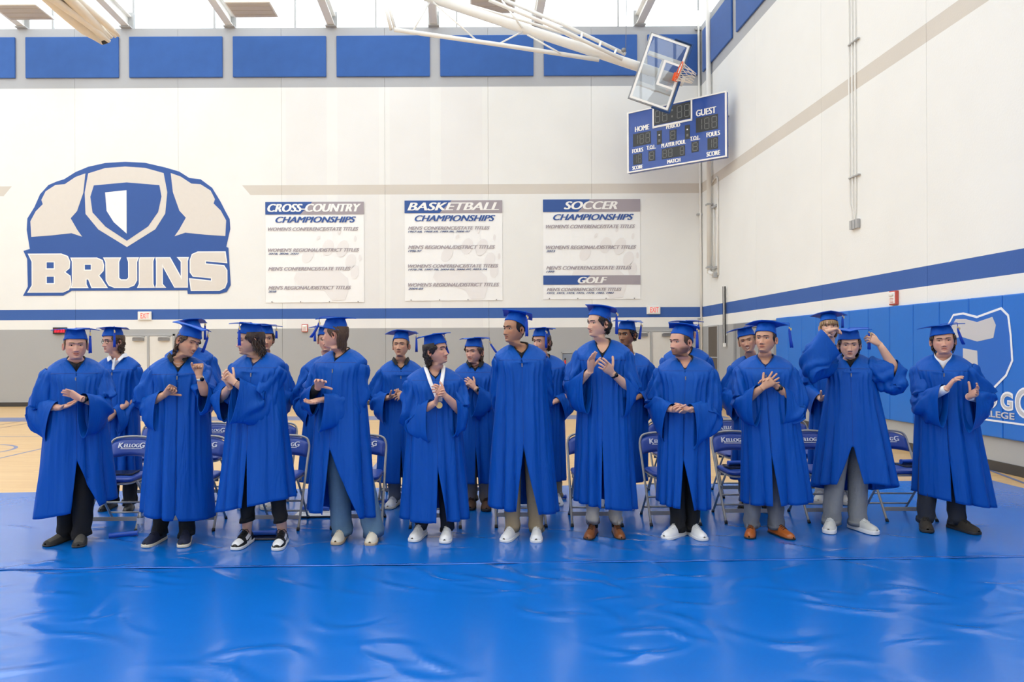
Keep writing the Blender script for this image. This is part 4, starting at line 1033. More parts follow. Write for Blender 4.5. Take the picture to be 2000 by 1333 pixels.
def hair_mat(k): return mat('hair_' + {'dk': 'dark_brown', 'br': 'brown', 'lb': 'light_brown', 'bl': 'dark_blond', 'bk': 'black', 'md': 'chestnut'}[k], HAIRC[k], 0.5, noise=0.25, nscale=60, stretch=(1, 1, 0.2), bump=0.3, bscale=120)

def cub(tab, n, dens=None):
    """Smooth (Catmull-Rom) resampling of table rows."""
    tab = np.array(tab, float); k = len(tab); t = np.linspace(0, k - 1, n) if dens is None else dens
    i = np.clip(t.astype(int), 0, k - 2); f = (t - i)[:, None]
    g = lambda j: tab[np.clip(j, 0, k - 1)]
    p0, p1, p2, p3 = g(i - 1), g(i), g(i + 1), g(i + 2)
    return 0.5 * (2 * p1 + (p2 - p0) * f + (2 * p0 - 5 * p1 + 4 * p2 - p3) * f ** 2 + (3 * p1 - p0 - 3 * p2 + p3) * f ** 3)
ANG = np.radians(np.concatenate([np.arange(0, 70, 3.3), np.arange(70, 180, 10.0)]))
ANG = np.concatenate([-ANG[::-1][:-1], ANG]); ANG = np.concatenate([ANG, [math.pi]])
NC = len(ANG)
#        zf     yf     zb     yb    w      p
HT = [(.118, -.002, .118, .004, .002, 1), (.1145, -.038, .114, .042, .036, 1), (.101, -.066, .103, .077, .057, 1), (.081, -.0835, .086, .095, .069, 1), (.056, -.0925, .062, .103, .0755, .98),
      (.031, -.0950, .037, .105, .0775, .95), (.011, -.0905, .014, .102, .0765, .94), (-.012, -.0900, -.010, .096, .0740, .95), (-.035, -.0910, -.033, .086, .0695, .96), (-.053, -.0915, -.052, .075, .0645, .97),
      (-.071, -.0905, -.070, .066, .0590, .98), (-.090, -.0885, -.073, .062, .0535, 1), (-.107, -.0835, -.078, .059, .0475, 1), (-.117, -.068, -.084, .058, .0440, 1), (-.119, -.046, -.096, .059, .0470, 1), (-.128, -.030, -.122, .063, .0530, 1)]
dens = np.concatenate([np.linspace(0, 4, 9)[:-1], np.linspace(4, 12.5, 56), np.linspace(12.5, 15, 8)[1:]])
HT = [(a if a > -.05 else -.05 + (a + .05) * .87, b, c if c > -.05 else -.05 + (c + .05) * .87, d, e if a > -.06 else e * np.interp(a, [-.119, -.107, -.071, -.053], [1, .90, .95, 1]), f) for a, b, c, d, e, f in HT]
HTI = cub(HT, len(dens), dens); NR = len(HTI)
def G(x, c, s): return np.exp(-((x - c) / s) ** 2)
def head_grid(fw=1.0, smile=0.0, jaw=1.0, brow=1.0, nose=1.0):
    zf, yf, zb, yb, w, p = [HTI[:, i][:, None] for i in range(6)]
    a = ANG[None, :]; c, s = np.cos(a), np.sin(a)
    fr = c > 0
    pw = np.where(fr, p, 1.0)
    x = w * np.sign(s) * np.abs(s) ** pw * fw
    low = np.clip((-zf - 0.03) / 0.08, 0, 1); x = x * (1 + (jaw - 1) * low)
    y = np.where(fr, yf * np.abs(c) ** np.where(fr, p, 1.0), yb * np.abs(c)) + np.zeros_like(x)
    k = (c + 1) / 2
    z = zb + (zf - zb) * k + np.zeros_like(x)
    f = np.clip(c, 0, 1) ** 0.6                       # how much a point faces forward
    ax = np.abs(x)
    d = np.zeros_like(x)
    nz = np.clip((0.016 - z) / 0.056, 0, 1) * (z > -0.06)
    under = 1 / (1 + np.exp((-0.0445 - z) / 0.0026))
    d += nose * (0.003 + 0.0255 * nz ** 1.15) * G(x, 0, 0.0078 + 0.0062 * nz) * under * (z < 0.03)
    d += nose * 0.0105 * G(ax, 0.0130, 0.0066) * G(z, -0.039, 0.0078)
    d += -0.0125 * G(ax, 0.033, 0.0165) * G(z, 0.007, 0.0120)
    d += -0.0055 * G(ax, 0.014, 0.008) * G(z, 0.009, 0.012)
    d += 0.0065 * brow * G(ax, 0.026, 0.022) * G(z, 0.0285, 0.0090)
    d += 0.005 * G(ax, 0.044, 0.017) * G(z, -0.022 + 0.004 * smile, 0.017) * (1 + 0.7 * smile)
    zl = -0.0655 + smile * 4.2 * ax ** 1.5            # mouth line curls up at the corners
    mw = 0.0215 + 0.004 * smile
    d += 0.0052 * G(x, 0, mw) * G(z, zl + 0.0052, 0.0042) + 0.0062 * G(x, 0, mw * 0.85) * G(z, zl - 0.0068, 0.0052)
    d += -0.0062 * G(x, 0, mw) * G(z, zl, 0.0024)
    d += -0.0045 * G(x, 0, 0.020) * G(z, zl - 0.0165, 0.0055)
    d += -0.0025 * G(x, 0, 0.0045) * G(z, -0.054, 0.006)
    d += 0.0075 * G(x, 0, 0.016) * G(z, -0.0955, 0.0105)
    d += -0.0035 * (0.4 + smile) * G(ax, 0.0245 + (-0.048 - z) * 0.3, 0.005) * G(z, -0.053, 0.014)
    d += 0.0035 * G(ax, 0.032, 0.014) * G(z, 0.009, 0.006)           # lids over the eyeballs
    y = y - d * f
    return np.stack([x, y, z], -1), zl, mw

def rotm(yaw, pitch=0.0, roll=0.0):
    """Face looks along -Y; yaw>0 turns toward +X (picture right), pitch>0 looks up, roll>0 leans toward +X."""
    return np.array((Matrix.Rotation(math.radians(yaw), 3, 'Z') @ Matrix.Rotation(math.radians(roll), 3, 'Y') @ Matrix.Rotation(math.radians(-pitch), 3, 'X')))

def finger_chain(base, d0, n, lens, angs, r0):
    pts = [np.array(base)]; a = 0.0
    side = np.cross(d0, n)
    for L, g in zip(lens, angs):
        a += g
        pts.append(pts[-1] + L * (math.cos(a) * d0 + math.sin(a) * n))
    k = len(pts)
    # round each knuckle with an extra point, finish with a tapered tip
    pp = [pts[0]]; rr = [r0]
    for i in range(1, k - 1):
        pp += [0.12 * pts[i - 1] + 0.88 * pts[i], 0.9 * pts[i] + 0.1 * pts[i + 1]]; rr += [r0 * (1.02 - 0.08 * i)] * 2
    e = pts[-1] - pts[-2]; e /= np.linalg.norm(e)
    pp += [pts[-1] - e * r0 * 0.8, pts[-1] - e * r0 * 0.25, pts[-1] + e * r0 * 0.05]; rr += [r0 * 0.84, r0 * 0.62, r0 * 0.2]
    return tube(pp, rr, 8, True, None, n)
def hand_mesh(W, f, n, right, curl=0.2, spread=0.12, size=1.0, thumb=0.6):
    """Palm and five unequal fingers. W wrist, f finger direction, n palm normal; right = person's right hand."""
    f = np.array(f, float); f /= np.linalg.norm(f); n = np.array(n, float); n = n - f * n.dot(f); n /= np.linalg.norm(n) + 1e-9
    sd = np.cross(f, n) * (1 if right else -1)        # toward the thumb
    W = np.array(W, float); S = size; V = []; F = []
    def put(v, fc):
        b = sum(len(q) for q in V); V.append(np.asarray(v)); F.extend([[i + b for i in g] for g in fc])
    rows = [(-0.015, .026, .020, 0, 0), (0.005, .027, .0195, 0, 0), (.025, .033, .019, .002, .001), (.05, .040, .0165, .002, .001), (.075, .0425, .0145, 0, 0), (.092, .041, .0115, -.001, 0), (.100, .036, .007, -.001, 0)]
    a = np.arange(14) * 2 * np.pi / 14
    R = []
    for s, hw, ht, os_, on in rows:
        ca, sa = np.cos(a), np.sin(a)
        R.append(W + S * (f * s + sd * os_ + n * on) + S * (hw * np.sign(ca) * np.abs(ca) ** 0.8)[:, None] * sd + S * (ht * np.sign(sa) * np.abs(sa) ** 0.85)[:, None] * n)
    R = np.concatenate(R)
    put(R, grid_faces(len(rows), 14, True).tolist() + [tuple(range(14)), tuple(range(6 * 14, 7 * 14))[::-1]])
    for i, (off, Ln, r) in enumerate(((.030, .074, .0092), (.010, .082, .0096), (-.0105, .076, .0091), (-.029, .060, .0079))):
        sp = spread * (1.2 - 0.8 * i)
        d = f * math.cos(sp) + sd * math.sin(sp)
        c = curl * (1 + 0.12 * i)
        put(*finger_chain(W + S * (f * (.088 - 0.006 * abs(i - 1.2)) + sd * off), d, n, [S * Ln * .46, S * Ln * .30, S * Ln * .24], [c * 1.35, c * 1.6, c * 1.0], S * r))
    td = f * math.cos(thumb + 0.25) * 1.0 + sd * math.sin(thumb + 0.25) + n * 0.25; td /= np.linalg.norm(td)
    tn = (n * 0.5 - sd * 0.8); tn = tn - td * tn.dot(td); tn /= np.linalg.norm(tn)
    put(*finger_chain(W + S * (f * .018 + sd * .018), td, tn, [S * .048, S * .034, S * .028], [0.0, 0.25 * curl + 0.08, 0.35 * curl + 0.05], S * .0112))
    return np.concatenate(V), F

def sleeve_mesh(S, E, Wp, cf, drop, back, r0, seed, out, rr=0.0, fl=1.0):
    """Bell sleeve: tube along shoulder-elbow-wrist whose lower side hangs free toward the cuff."""
    r = np.random.RandomState(seed)
    S, E, Wp = map(lambda q: np.array(q, float), (S, E, Wp)); cu = E + (Wp - E) * cf
    nseg, n = 30, 44
    L1, L2 = np.linalg.norm(E - S), np.linalg.norm(cu - E); tot = L1 + L2; pts = []
    for q in np.linspace(0, 1, nseg):
        s = q * tot
        c = S + (E - S) * min(1, s / L1) if s < L1 else E + (cu - E) * (s - L1) / L2
        pts.append(c)
    pts = np.array(pts)
    for _ in range(4): pts[1:-1] = (pts[:-2] + 2 * pts[1:-1] + pts[2:]) / 4
    t = np.gradient(pts, axis=0); t /= np.linalg.norm(t, axis=1)[:, None]
    V = []
    ph = np.arange(n) * 2 * np.pi / n
    prev = None
    fold_c = [r.uniform(0, 6.28) for _ in range(7)]
    for i, q in enumerate(np.linspace(0, 1, nseg)):
        up = np.array((0, 0.25, 1.0)); up = up - t[i] * up.dot(t[i]); ln = np.linalg.norm(up)
        if ln < 0.45:
            alt = np.array((out * 0.5, 0.8, 0.0)); alt = alt - t[i] * alt.dot(t[i]); up = up + alt / np.linalg.norm(alt) * (0.45 - ln)
        up /= np.linalg.norm(up)
        if prev is not None:
            up = up * 0.35 + (prev - t[i] * prev.dot(t[i])) * 0.65; up /= np.linalg.norm(up)
        prev = up
        sd = np.cross(t[i], up)
        ca, sa = np.cos(ph), np.sin(ph)
        pf = 1 + 0.16 * math.exp(-((q - 0.07) / 0.06) ** 2); ku = math.sin(math.pi * min(1, q * 1.15)); ru = r0 * (0.93 + 0.10 * ku - 0.30 * q * q) * pf; rs = r0 * (0.92 + 0.28 * ku - 0.22 * q * q * (2 - fl)) * pf; rd = r0 * (0.98 + 0.25 * ku) * pf
        low = ((1 - sa) / 2) ** 1.5
        hang = q ** 1.35
        gather = 0.0075 * np.cos(ph * 14 + 1) * max(0, 1 - q * 2.6) * min(1, q * 14 + 0.3)
        fold = np.zeros(n)
        for k, fc in enumerate(fold_c):
            cen = fc + (q - 0.5) * (2.2 if k % 2 else -1.8)
            dlt = (ph - cen + np.pi) % (2 * np.pi) - np.pi
            fold += (0.020 + 0.011 * (k % 3)) * (np.exp(-(dlt / 0.22) ** 2) - 0.45 * np.exp(-((dlt - 0.42) / 0.2) ** 2)) * math.sin(np.pi * min(1, 0.12 + q)) * (0.5 + 0.5 * q)
        elb = L1 / tot
        wr = 0.016 * np.sin((q - elb) * 46 + 2.2 * sa + seed) * math.exp(-((q - elb) / 0.16) ** 2) * (0.35 + 0.65 * np.clip(sa, 0, 1))
        rad = np.where(sa > 0, ru, rd)
        ring = pts[i] + ((rs + gather + fold) * ca)[:, None] * sd + ((rad + gather + fold + wr) * sa)[:, None] * up
        ring = ring + (low * hang * drop)[:, None] * np.array((0, 0, -1.0)) - (low * q ** 2.2 * back)[:, None] * t[i]
        V.append(ring)
    V.append(V[-1] + t[-1] * 0.004)
    V = np.concatenate(V)
    return V, grid_faces(nseg + 1, n, True)

def gown_body(cx, cy, byaw, zsh, sw, hemc, hem_hw, hem_hd, zhem, slit, zV, seed, tilt=(0.0, 0.0), belly=0.0):
    """Robe from V neckline over the shoulders to the hem, with pleats from the yoke and an open front slit."""
    r = np.random.RandomState(seed)
    nc, ny0, ny1 = 150, 11, 46
    rows = ny0 + ny1
    zap, gl, gr = slit
    th0 = np.linspace(0, 2 * np.pi, nc)
    P0 = np.zeros((rows, nc, 3))
    z_side = zsh + 0.072
    R = rotm(byaw)
    nf = r.randint(9, 13); fs = r.uniform(0, 6.28, 6)
    pleats = [s * a for a in (0.36, 0.60, 0.86) for s in (1, -1)]
    for j in range(rows):
        if j < ny0:
            p = j / ny0
            th = th0.copy()
            s, c = np.sin(th), np.cos(th)
            fr = c > 0
            qn = np.clip(np.where(th <= np.pi, th, 2 * np.pi - th) / (np.pi / 2), 0, 2)
            sg = np.where(th <= np.pi, 1, -1)
            xN = np.where(qn < 1, sg * 0.066 * qn, 0.066 * s)
            yN = np.where(qn < 1, -0.128 * (1 - qn) ** 0.8 + 0.012, 0.012 + 0.062 * -c)
            zN = np.where(qn < 1, zV + (z_side - zV) * qn ** 0.95, z_side + 0.008 * -c)
            e = 0.9
            xS = sw * np.sign(s) * np.abs(s) ** 0.75
            yS = np.where(fr, -0.150 * np.abs(c) ** 0.7, 0.125 * np.abs(c) ** 0.8) * 1.0
            zS = zsh - 0.015 - np.where(fr, 0.075, 0.055) * np.abs(c) ** 1.1
            zS = np.where(fr, np.minimum(zS, zS), zS)
            sh = np.abs(s) ** 1.5
            x = xN + (xS - xN) * p; y = yN + (yS - yN) * p ** 0.85
            z = zN + (zS - zN) * p ** (1 + 0.55 * sh) + 0.004 * np.sin(p * np.pi)
            zq = np.stack([x, y, z], -1)
            P0[j] = zq @ R.T + [cx, cy, 0]
        else:
            q = (j - ny0) / (ny1 - 1)
            zc = zsh - 0.08 + (zhem - zsh + 0.08) * q
            op = max(0.0, (zap - zc) / (zap - zhem)) if zap > zc else 0.0
            th = gl * op + (2 * np.pi - (gl + gr) * op) * th0 / (2 * np.pi)
            s, c = np.sin(th), np.cos(th); fr = c > 0
            u = q ** 0.9
            aw = sw * (1 - 0.16 * min(1, q / 0.10)) * (1 - u) + (hem_hw) * u
            ad_ = np.where(fr, 0.150 + belly * math.sin(math.pi * min(1, q * 1.8)) * 0.5, 0.125) * (1 - u) + hem_hd * np.where(fr, 1.0, 0.62) * u
            px = 0.75 + 0.2 * min(1, q * 4)
            x = aw * np.sign(s) * np.abs(s) ** px; y = -ad_ * np.sign(c) * np.abs(c) ** (0.72 + 0.2 * min(1, q * 4))
            zS = zsh - 0.015 - np.where(fr, 0.075, 0.055) * np.abs(c) ** 1.1
            zh = zhem + tilt[0] * s + tilt[1] * -c
            z = zS + (zh - zS) * q
            d = np.zeros(nc) - (0.0035 if j == ny0 else 0.0)
            phi = nf * th / 2 + 0.9 * np.sin(2 * th + fs[0]) + 0.5 * np.sin(3 * th + fs[1]) + 0.5 * q * np.sin(4 * th + fs[2]) + fs[5]
            rid = np.abs(np.cos(phi)) ** 0.6 - 0.75
            amod = 0.70 + 0.40 * np.sin(3 * th + fs[3]) + 0.25 * np.sin(5 * th + fs[4])
            dth = np.minimum(th, 2 * np.pi - th)
            d += (0.006 + 0.080 * q ** 1.15) * rid * amod * (1 - 0.75 * np.exp(-(dth / 0.22) ** 2))
            for pc in pleats:
                dl = (th - pc * (1 - 0.12 * q) + np.pi) % (2 * np.pi) - np.pi
                d += 0.016 * np.clip(1.15 - q * 1.2, 0, 1) * np.exp(-(dl / 0.045) ** 2) * min(1, q * 30 + 0.15)
            d += 0.006 * q * np.sin(3 * th + seed) + 0.004 * np.sin(5 * th + 7 * q + seed * 1.7)
            nrm = np.stack([s * 0.9, -c], -1)
            x = x + d * s; y = y - d * c
            zq = np.stack([x, y, z], -1)
            cc = np.array([cx, cy, 0]) * (1 - q) + np.array([hemc[0], hemc[1], 0]) * q
            P0[j] = zq @ R.T + cc
    V = P0.reshape(-1, 3)
    Fq = grid_faces(rows, nc, False).tolist()
    # close the front seam above the slit
    for j in range(rows - 1):
        zc = P0[j + 1, 0, 2]
        if zc > zap - 0.01: Fq.append((j * nc + nc - 1, j * nc, (j + 1) * nc, (j + 1) * nc + nc - 1))
    return V, Fq, P0

def leg_tube(hip, ankle, r_top, r_bot, zbot, seed):
    r = np.random.RandomState(seed); n = 20; V = []
    hip, ankle = np.array(hip), np.array(ankle)
    rows = 18
    for i in range(rows):
        q = i / (rows - 1)
        z = hip[2] + (zbot - hip[2]) * q
        f = (hip[2] - z) / (hip[2] - ankle[2])
        c = hip + (ankle - hip) * f; c[2] = z
        a = np.arange(n) * 2 * np.pi / n
        rad = r_top + (r_bot - r_top) * q ** 0.8
        br = max(0, (q - 0.72) / 0.28)
        rad = rad + br * 0.010 * np.sin(q * 70 + 2 * np.sin(a + seed)) + 0.005 * np.sin(3 * a + 5 * q + seed)
        V.append(np.stack([c[0] + rad * np.cos(a) * 0.92, c[1] + rad * np.sin(a) * 1.05, z + 0.012 * br * np.sin(a + 1.0)], -1))
    inner = V[-1] * 0.94 + V[-1].mean(0) * 0.06; inner[:, 2] += 0.03
    V.append(inner)
    return np.concatenate(V), grid_faces(rows + 1, n, True).tolist()

def shoe_meshes(parent, toe, ang, kind):
    """Shoe pointing from heel to toe; upper, sole, laces (or panels) by kind."""
    L = 0.29; dr = np.array((math.sin(math.radians(ang)), -math.cos(math.radians(ang)))); sd = np.array((dr[1], -dr[0])) * -1
    heel = np.array(toe[:2]) - dr * L
    K = dict(sneak=dict(h=1.0, sole=.026, w=1.0), dress=dict(h=.92, sole=.014, w=.93), slip=dict(h=.82, sole=.016, w=1.03), run=dict(h=1.0, sole=.036, w=1.03), knit=dict(h=1.02, sole=.026, w=1.02))[kind[0]]
    t = np.array([0, .03, .08, .16, .25, .33, .42, .5, .58, .66, .74, .82, .89, .94, .975, 1.0])
    hw = np.interp(t, [0, .03, .1, .25, .4, .6, .75, .86, .94, .98, 1], ([.012, .028, .037, .039, .041, .048, .051, .049, .040, .029, .012] if kind[0] != 'dress' else [.010, .024, .034, .036, .038, .046, .049, .046, .034, .021, .007])) * K['w']
    ht = np.interp(t, [0, .04, .12, .25, .33, .42, .5, .6, .72, .85, .94, 1], [.05, .078, .088, .100, .108, .100, .090, .076, .062, .053, .044, .022]) * K['h']
    z0 = K['sole']
    n = 15; V = []; mi = []
    a = np.linspace(0, np.pi, n)
    for i in range(len(t)):
        cx = heel + dr * L * t[i]
        lat = hw[i] * np.cos(a) * (1 - 0.25 * np.sin(a) ** 2); zz_ = z0 * 0.7 + (ht[i]) * np.sin(a) ** 0.75
        V.append(np.stack([cx[0] + sd[0] * lat, cx[1] + sd[1] * lat, zz_], -1))
    V = np.concatenate(V); F = grid_faces(len(t), n, False)
    ti = np.repeat(t[:-1], n - 1); ai = np.tile(np.degrees((a[:-1] + a[1:]) / 2), len(t) - 1); up = np.minimum(ai, 180 - ai)
    cols = kind[1]
    mi = np.zeros(len(F), int)
    if len(cols) > 1:
        if kind[0] == 'slip': mi[(ti > 0.42) & (ti < 0.9) & (up > 42)] = 1
        else:
            mi[(ti > 0.70) & (ti < 0.97) & (up > 30)] = 1      # toe box
            mi[(ti > 0.2) & (ti < 0.58) & (up < 42)] = 1       # side panels
    mats = [mat('shoe_' + c[0], c[1], c[2] if len(c) > 2 else 0.45, noise=0.05) for c in cols]
    up_ = mesh('shoe', V, F.tolist(), mats, parent, True, mi if len(cols) > 1 else None, math.radians(60))
    # sole
    out = []
    for s in (1, -1):
        for i in (range(len(t)) if s > 0 else range(len(t) - 1, -1, -1)):
            cx = heel + dr * (L * (t[i] * 1.03 - 0.015)); out.append(cx + sd * s * (hw[i] + 0.004))
    m = len(out); lo = [(p[0], p[1], 0.0012) for p in out]; hi = [(p[0], p[1], z0 * (1.0 if i % (m // 2) else 1.0)) for i, p in enumerate(out)]
    so = mesh('sole', lo + hi, [tuple(range(m))[::-1], tuple(range(m, 2 * m))] + [(i, (i + 1) % m, m + (i + 1) % m, m + i) for i in range(m)], mat('sole_' + kind[2][0], kind[2][1], 0.55), up_)
    bevel(so, 0.004, 2)
    if kind[0] in ('sneak', 'dress', 'run', 'knit') and len(kind) > 3 and kind[3]:
        lb = MB()
        for k in range(5):
            tt = 0.44 + 0.055 * k; h = np.interp(tt, t, ht) + z0 * 0.7; w = np.interp(tt, t, hw) * 0.52; cx = heel + dr * L * tt
            lb.tube([(cx[0] + sd[0] * -w, cx[1] + sd[1] * -w, h - 0.006), (cx[0], cx[1], h + 0.004), (cx[0] + sd[0] * w, cx[1] + sd[1] * w, h - 0.006)], 0.0035, 5)
        cx = heel + dr * L * 0.42; h = np.interp(0.42, t, ht) + z0 * 0.7
        for s in (-1, 1):
            lb.tube([(cx[0], cx[1], h + 0.004), (cx[0] + sd[0] * s * 0.025, cx[1] + sd[1] * s * 0.025, h + 0.010), (cx[0] + sd[0] * s * 0.042, cx[1] + sd[1] * s * 0.042, h - 0.012)], 0.003, 5)
        lb.obj('laces', mat('lace_' + kind[3][0], kind[3][1], 0.7), up_, True)
    if len(kind) > 4 and kind[4]:
        # curved check-like side mark on both flanks
        for s in (1, -1):
            mk = []
            for q in np.linspace(0, 1, 9):
                tt = 0.62 - 0.40 * q; w = np.interp(tt, t, hw) * 0.985 + 0.0015; z = z0 + 0.014 + 0.030 * q ** 1.6 + 0.012 * max(0, 0.25 - q) * 4
                th = 0.0085 * math.sin(math.pi * min(1, 0.08 + q * 0.75)) * (1 - 0.75 * q)
                cx = heel + dr * L * tt
                fl = 1 - 0.18 * (z - z0) / 0.08
                mk.append(((cx + sd * s * w * fl), z - th, z + th))
            VV = [(p[0], p[1], a_) for p, a_, b_ in mk] + [(p[0], p[1], b_) for p, a_, b_ in mk]
            k = len(mk)
            o = mesh('side_mark', VV, [(i, i + 1, k + i + 1, k + i) for i in range(k - 1)], mat('mark_black', srgb(25, 25, 28), 0.5), up_); add_mod(o, 'SOLIDIFY', thickness=0.003, offset=0)
    return up_

def ik(S, W, l1, l2, pole):
    S, W, pole = np.array(S, float), np.array(W, float), np.array(pole, float)
    d = W - S; L = np.linalg.norm(d)
    if L > (l1 + l2) * 0.985: k = L / ((l1 + l2) * 0.985); l1 *= k; l2 *= k
    dn_ = d / L; a = (l1 * l1 - l2 * l2 + L * L) / (2 * L); h = math.sqrt(max(0, l1 * l1 - a * a))
    pole = pole - dn_ * pole.dot(dn_); pole /= np.linalg.norm(pole) + 1e-9
    return S + dn_ * a + pole * h
def wrap(y): return (y + 180) % 360 - 180

def person(sp):
    seed = sp['seed']; r = np.random.RandomState(seed + 100)
    # angles were read off the picture, i.e. relative to the line of sight: turn them into hall directions
    phb = math.degrees(math.atan((sp['U'] - PU) / F_PX)); phh = math.degrees(math.atan((sp['head'][0] - PU) / F_PX)); cph = math.cos(math.radians(phb))
    sp = dict(sp); sp['hyaw'] = sp['hyaw'] - phh; sp['byaw'] = sp.get('byaw', 0) - phb; sp['tas'] = sp.get('tas', 20) - phh
    sp['feet'] = [(f[0], f[1], f[2] - math.degrees(math.atan((f[0] - PU) / F_PX))) for f in sp['feet']]
    Rv = rotm(-phb)
    toes = [floor_at(*f[:2]) for f in sp['feet']]
    ank = [np.array((t.x, t.y)) - np.array((math.sin(math.radians(f[2])), -math.cos(math.radians(f[2])))) * 0.21 for t, f in zip(toes, sp['feet'])]
    base = np.array(((ank[0][0] + ank[1][0]) / 2, (ank[0][1] + ank[1][1]) / 2, 0.0))
    if 'depth' in sp: base[1] = sp['depth']
    bd = base[1] + sp.get('ty', 0.0)                       # torso distance
    L3 = lambda u, v, dy=0.0: np.array(P(u, v, bd + dy)) - base
    ctr = L3(sp['U'], sp['sv']); zsh = ctr[2]; cx, cy = ctr[0], ctr[1]
    s_px = bd / F_PX
    sw = sp['shw'] * s_px * cph
    hc = L3(*sp['head'], -0.035); hs = sp.get('hs', 1.0)
    Rh = rotm(sp['hyaw'], sp.get('hp', 0), sp.get('hr', 0)) * hs
    H, zl, mw = head_grid(sp.get('fw', 1.0), sp.get('smile', 0.0), sp.get('jaw', 1.0), sp.get('brow', 1.0), sp.get('nose', 1.0))
    HW = H @ Rh.T + hc
    byaw = sp.get('byaw', 0)
    rings = [HW[i] for i in range(NR)]
    # neck and torso rings under the robe
    ztop = HW[-1][:, 2].mean(); nb = np.array((cx, cy + 0.012, min(zsh + 0.062, ztop - 0.02)))
    cn = HW[-1].mean(0)
    dyaw = wrap(sp['hyaw'] - byaw)
    def oval(c, w, bf, bb, yaw, dz=0.0):
        s, k = np.sin(ANG), np.cos(ANG)
        q = np.stack([w * s, np.where(k > 0, -bf * k, -bb * k), dz * k], -1)
        return q @ rotm(yaw).T + c
    for q in (0.35, 0.7): rings.append(oval(cn * (1 - q) + nb * q, .0535 + .002 * q, .054, .056, byaw + dyaw * (1 - q), -0.012 * q))
    rings.append(oval(nb, .058, .056, .056, byaw, -0.03))
    for dz, w, bf, bb in ((-.035, .090, .062, .070), (-.075, .145, .078, .09), (-.13, .160, .095, .10), (-.25, .165, .115, .105), (-.42, .15, .11, .095), (-.60, .165, .11, .11), (-.70, .16, .10, .11), (-.76, .10, .06, .06)):
        rings.append(oval(np.array((cx, cy + 0.01, zsh + 0.062 + dz)), w * min(1, sw / 0.2), bf, bb, byaw))
    body = MB(); A = np.concatenate(rings); body.add(A, grid_faces(len(rings), NC, True).tolist())
    nrow = len(rings)
    body.F.append(list(range((nrow - 1) * NC, nrow * NC)))
    body.M.append(0)
    # tint per vertex: skin with redder lips and cheeks, stubble where the person has it
    sk = np.array(sp['skin'][:3]); N0 = len(A)
    hx, hy, hz = H[..., 0].ravel(), H[..., 1].ravel(), H[..., 2].ravel()
    tint = np.tile(sk, (N0, 1)); nh = NR * NC
    zlr = zl.ravel(); front = (hy < -0.03)
    lip = front * (np.exp(-(hx / (mw * 0.95)) ** 4) * np.clip(G(hz, zlr + 0.0045, 0.0048) + G(hz, zlr - 0.006, 0.0055), 0, 1))
    tint[:nh] = tint[:nh] * (1 - 0.9 * lip[:, None]) + 0.9 * lip[:, None] * (sk * [0.78, 0.46, 0.47])
    gap = front * np.exp(-(hx / (mw * 1.0)) ** 6) * G(hz, zlr, 0.0017); tint[:nh] *= (1 - 0.62 * gap[:, None])
    ck = front * G(np.abs(hx), 0.042, 0.022) * G(hz, -0.022, 0.022) + front * G(hx, 0, 0.014) * G(hz, -0.036, 0.014) * 0.8
    tint[:nh] *= 1 - ck[:, None] * np.array((0.0, 0.13, 0.12)) * sp.get('rosy', 1.0)
    nos = front * G(np.abs(hx), 0.0075, 0.0034) * G(hz, -0.0465, 0.0028); tint[:nh] *= (1 - 0.6 * nos[:, None])
    if sp.get('beard'):
        st, bc = sp['beard']
        jawm = np.clip((-0.036 - hz + 0.25 * (np.abs(hx) - 0.03)) / 0.02, 0, 1) * np.clip((0.045 - hy) / 0.03, 0, 1) * (hz > -0.122)
        must = front * G(hz, -0.0565, 0.006) * (np.abs(hx) < 0.03)
        hollow = G(np.abs(hx), 0.045, 0.012) * np.clip((hz + 0.082) / 0.03, 0, 1)
        bm = np.clip(np.maximum(jawm * (1 - 0.6 * hollow), must), 0, 1) * (1 - lip)
        tint[:nh] = tint[:nh] * (1 - st * bm[:, None]) + st * bm[:, None] * np.array(bc[:3])
    tints = [tint]
    def addskin(V, F, col=None):
        body.add(V, F); tints.append(np.tile(sk if col is None else col, (len(V), 1)))
    # ears
    for s in (-1, 1):
        ev = []; nn_ = 16
        a = np.arange(nn_) * 2 * np.pi / nn_
        for k, (rr_, ox) in enumerate(((0.35, 0.004), (0.62, 0.0025), (0.80, 0.009), (0.95, 0.0125), (1.03, 0.009), (0.98, 0.0), (0.7, -0.006))):
            ey = 0.0175 * rr_ * np.cos(a) * (1 + 0.18 * np.sin(a)); ez = 0.031 * rr_ * np.sin(a)
            fl = 0.30
            ev.append(np.stack([s * (0.0765 * sp.get('fw', 1.0) + ox + fl * (ey + 0.012)), 0.012 + ey * 0.95 - 0.12 * ez, -0.004 + ez], -1))
        E = np.concatenate(ev); Fq = grid_faces(len(ev), nn_, True).tolist() + [tuple(range(nn_))]
        addskin(E @ Rh.T + hc, Fq, sk * np.array((0.98, 0.86, 0.84)))
    # arms and hands
    hgt = hc[2] + 0.12
    l1, l2 = 0.166 * hgt, 0.150 * hgt
    arms = {}
    for side in ('R', 'L'):
        sgn = -1 if side == 'R' else 1
        hd_ = sp[side]
        Sx = np.array((sgn * (sw - 0.045), 0.0, 0.0)) @ rotm(byaw).T
        S = np.array((cx + Sx[0], cy + 0.005 + Sx[1], zsh - 0.055))
        wy = hd_.get('y', -0.27); wy = wy * 0.74 if wy < -0.15 else wy
        W = L3(hd_['w'][0], hd_['w'][1], wy)
        pole = Rv @ np.array(hd_.get('pole', (sgn * 0.48, 0.28, -0.78)))
        if 'e' in hd_:
            E = L3(hd_['e'][0], hd_['e'][1], hd_.get('ey', -0.02))
        else: E = ik(S, W, l1, l2, pole)
        T = L3(hd_['t'][0], hd_['t'][1], wy)
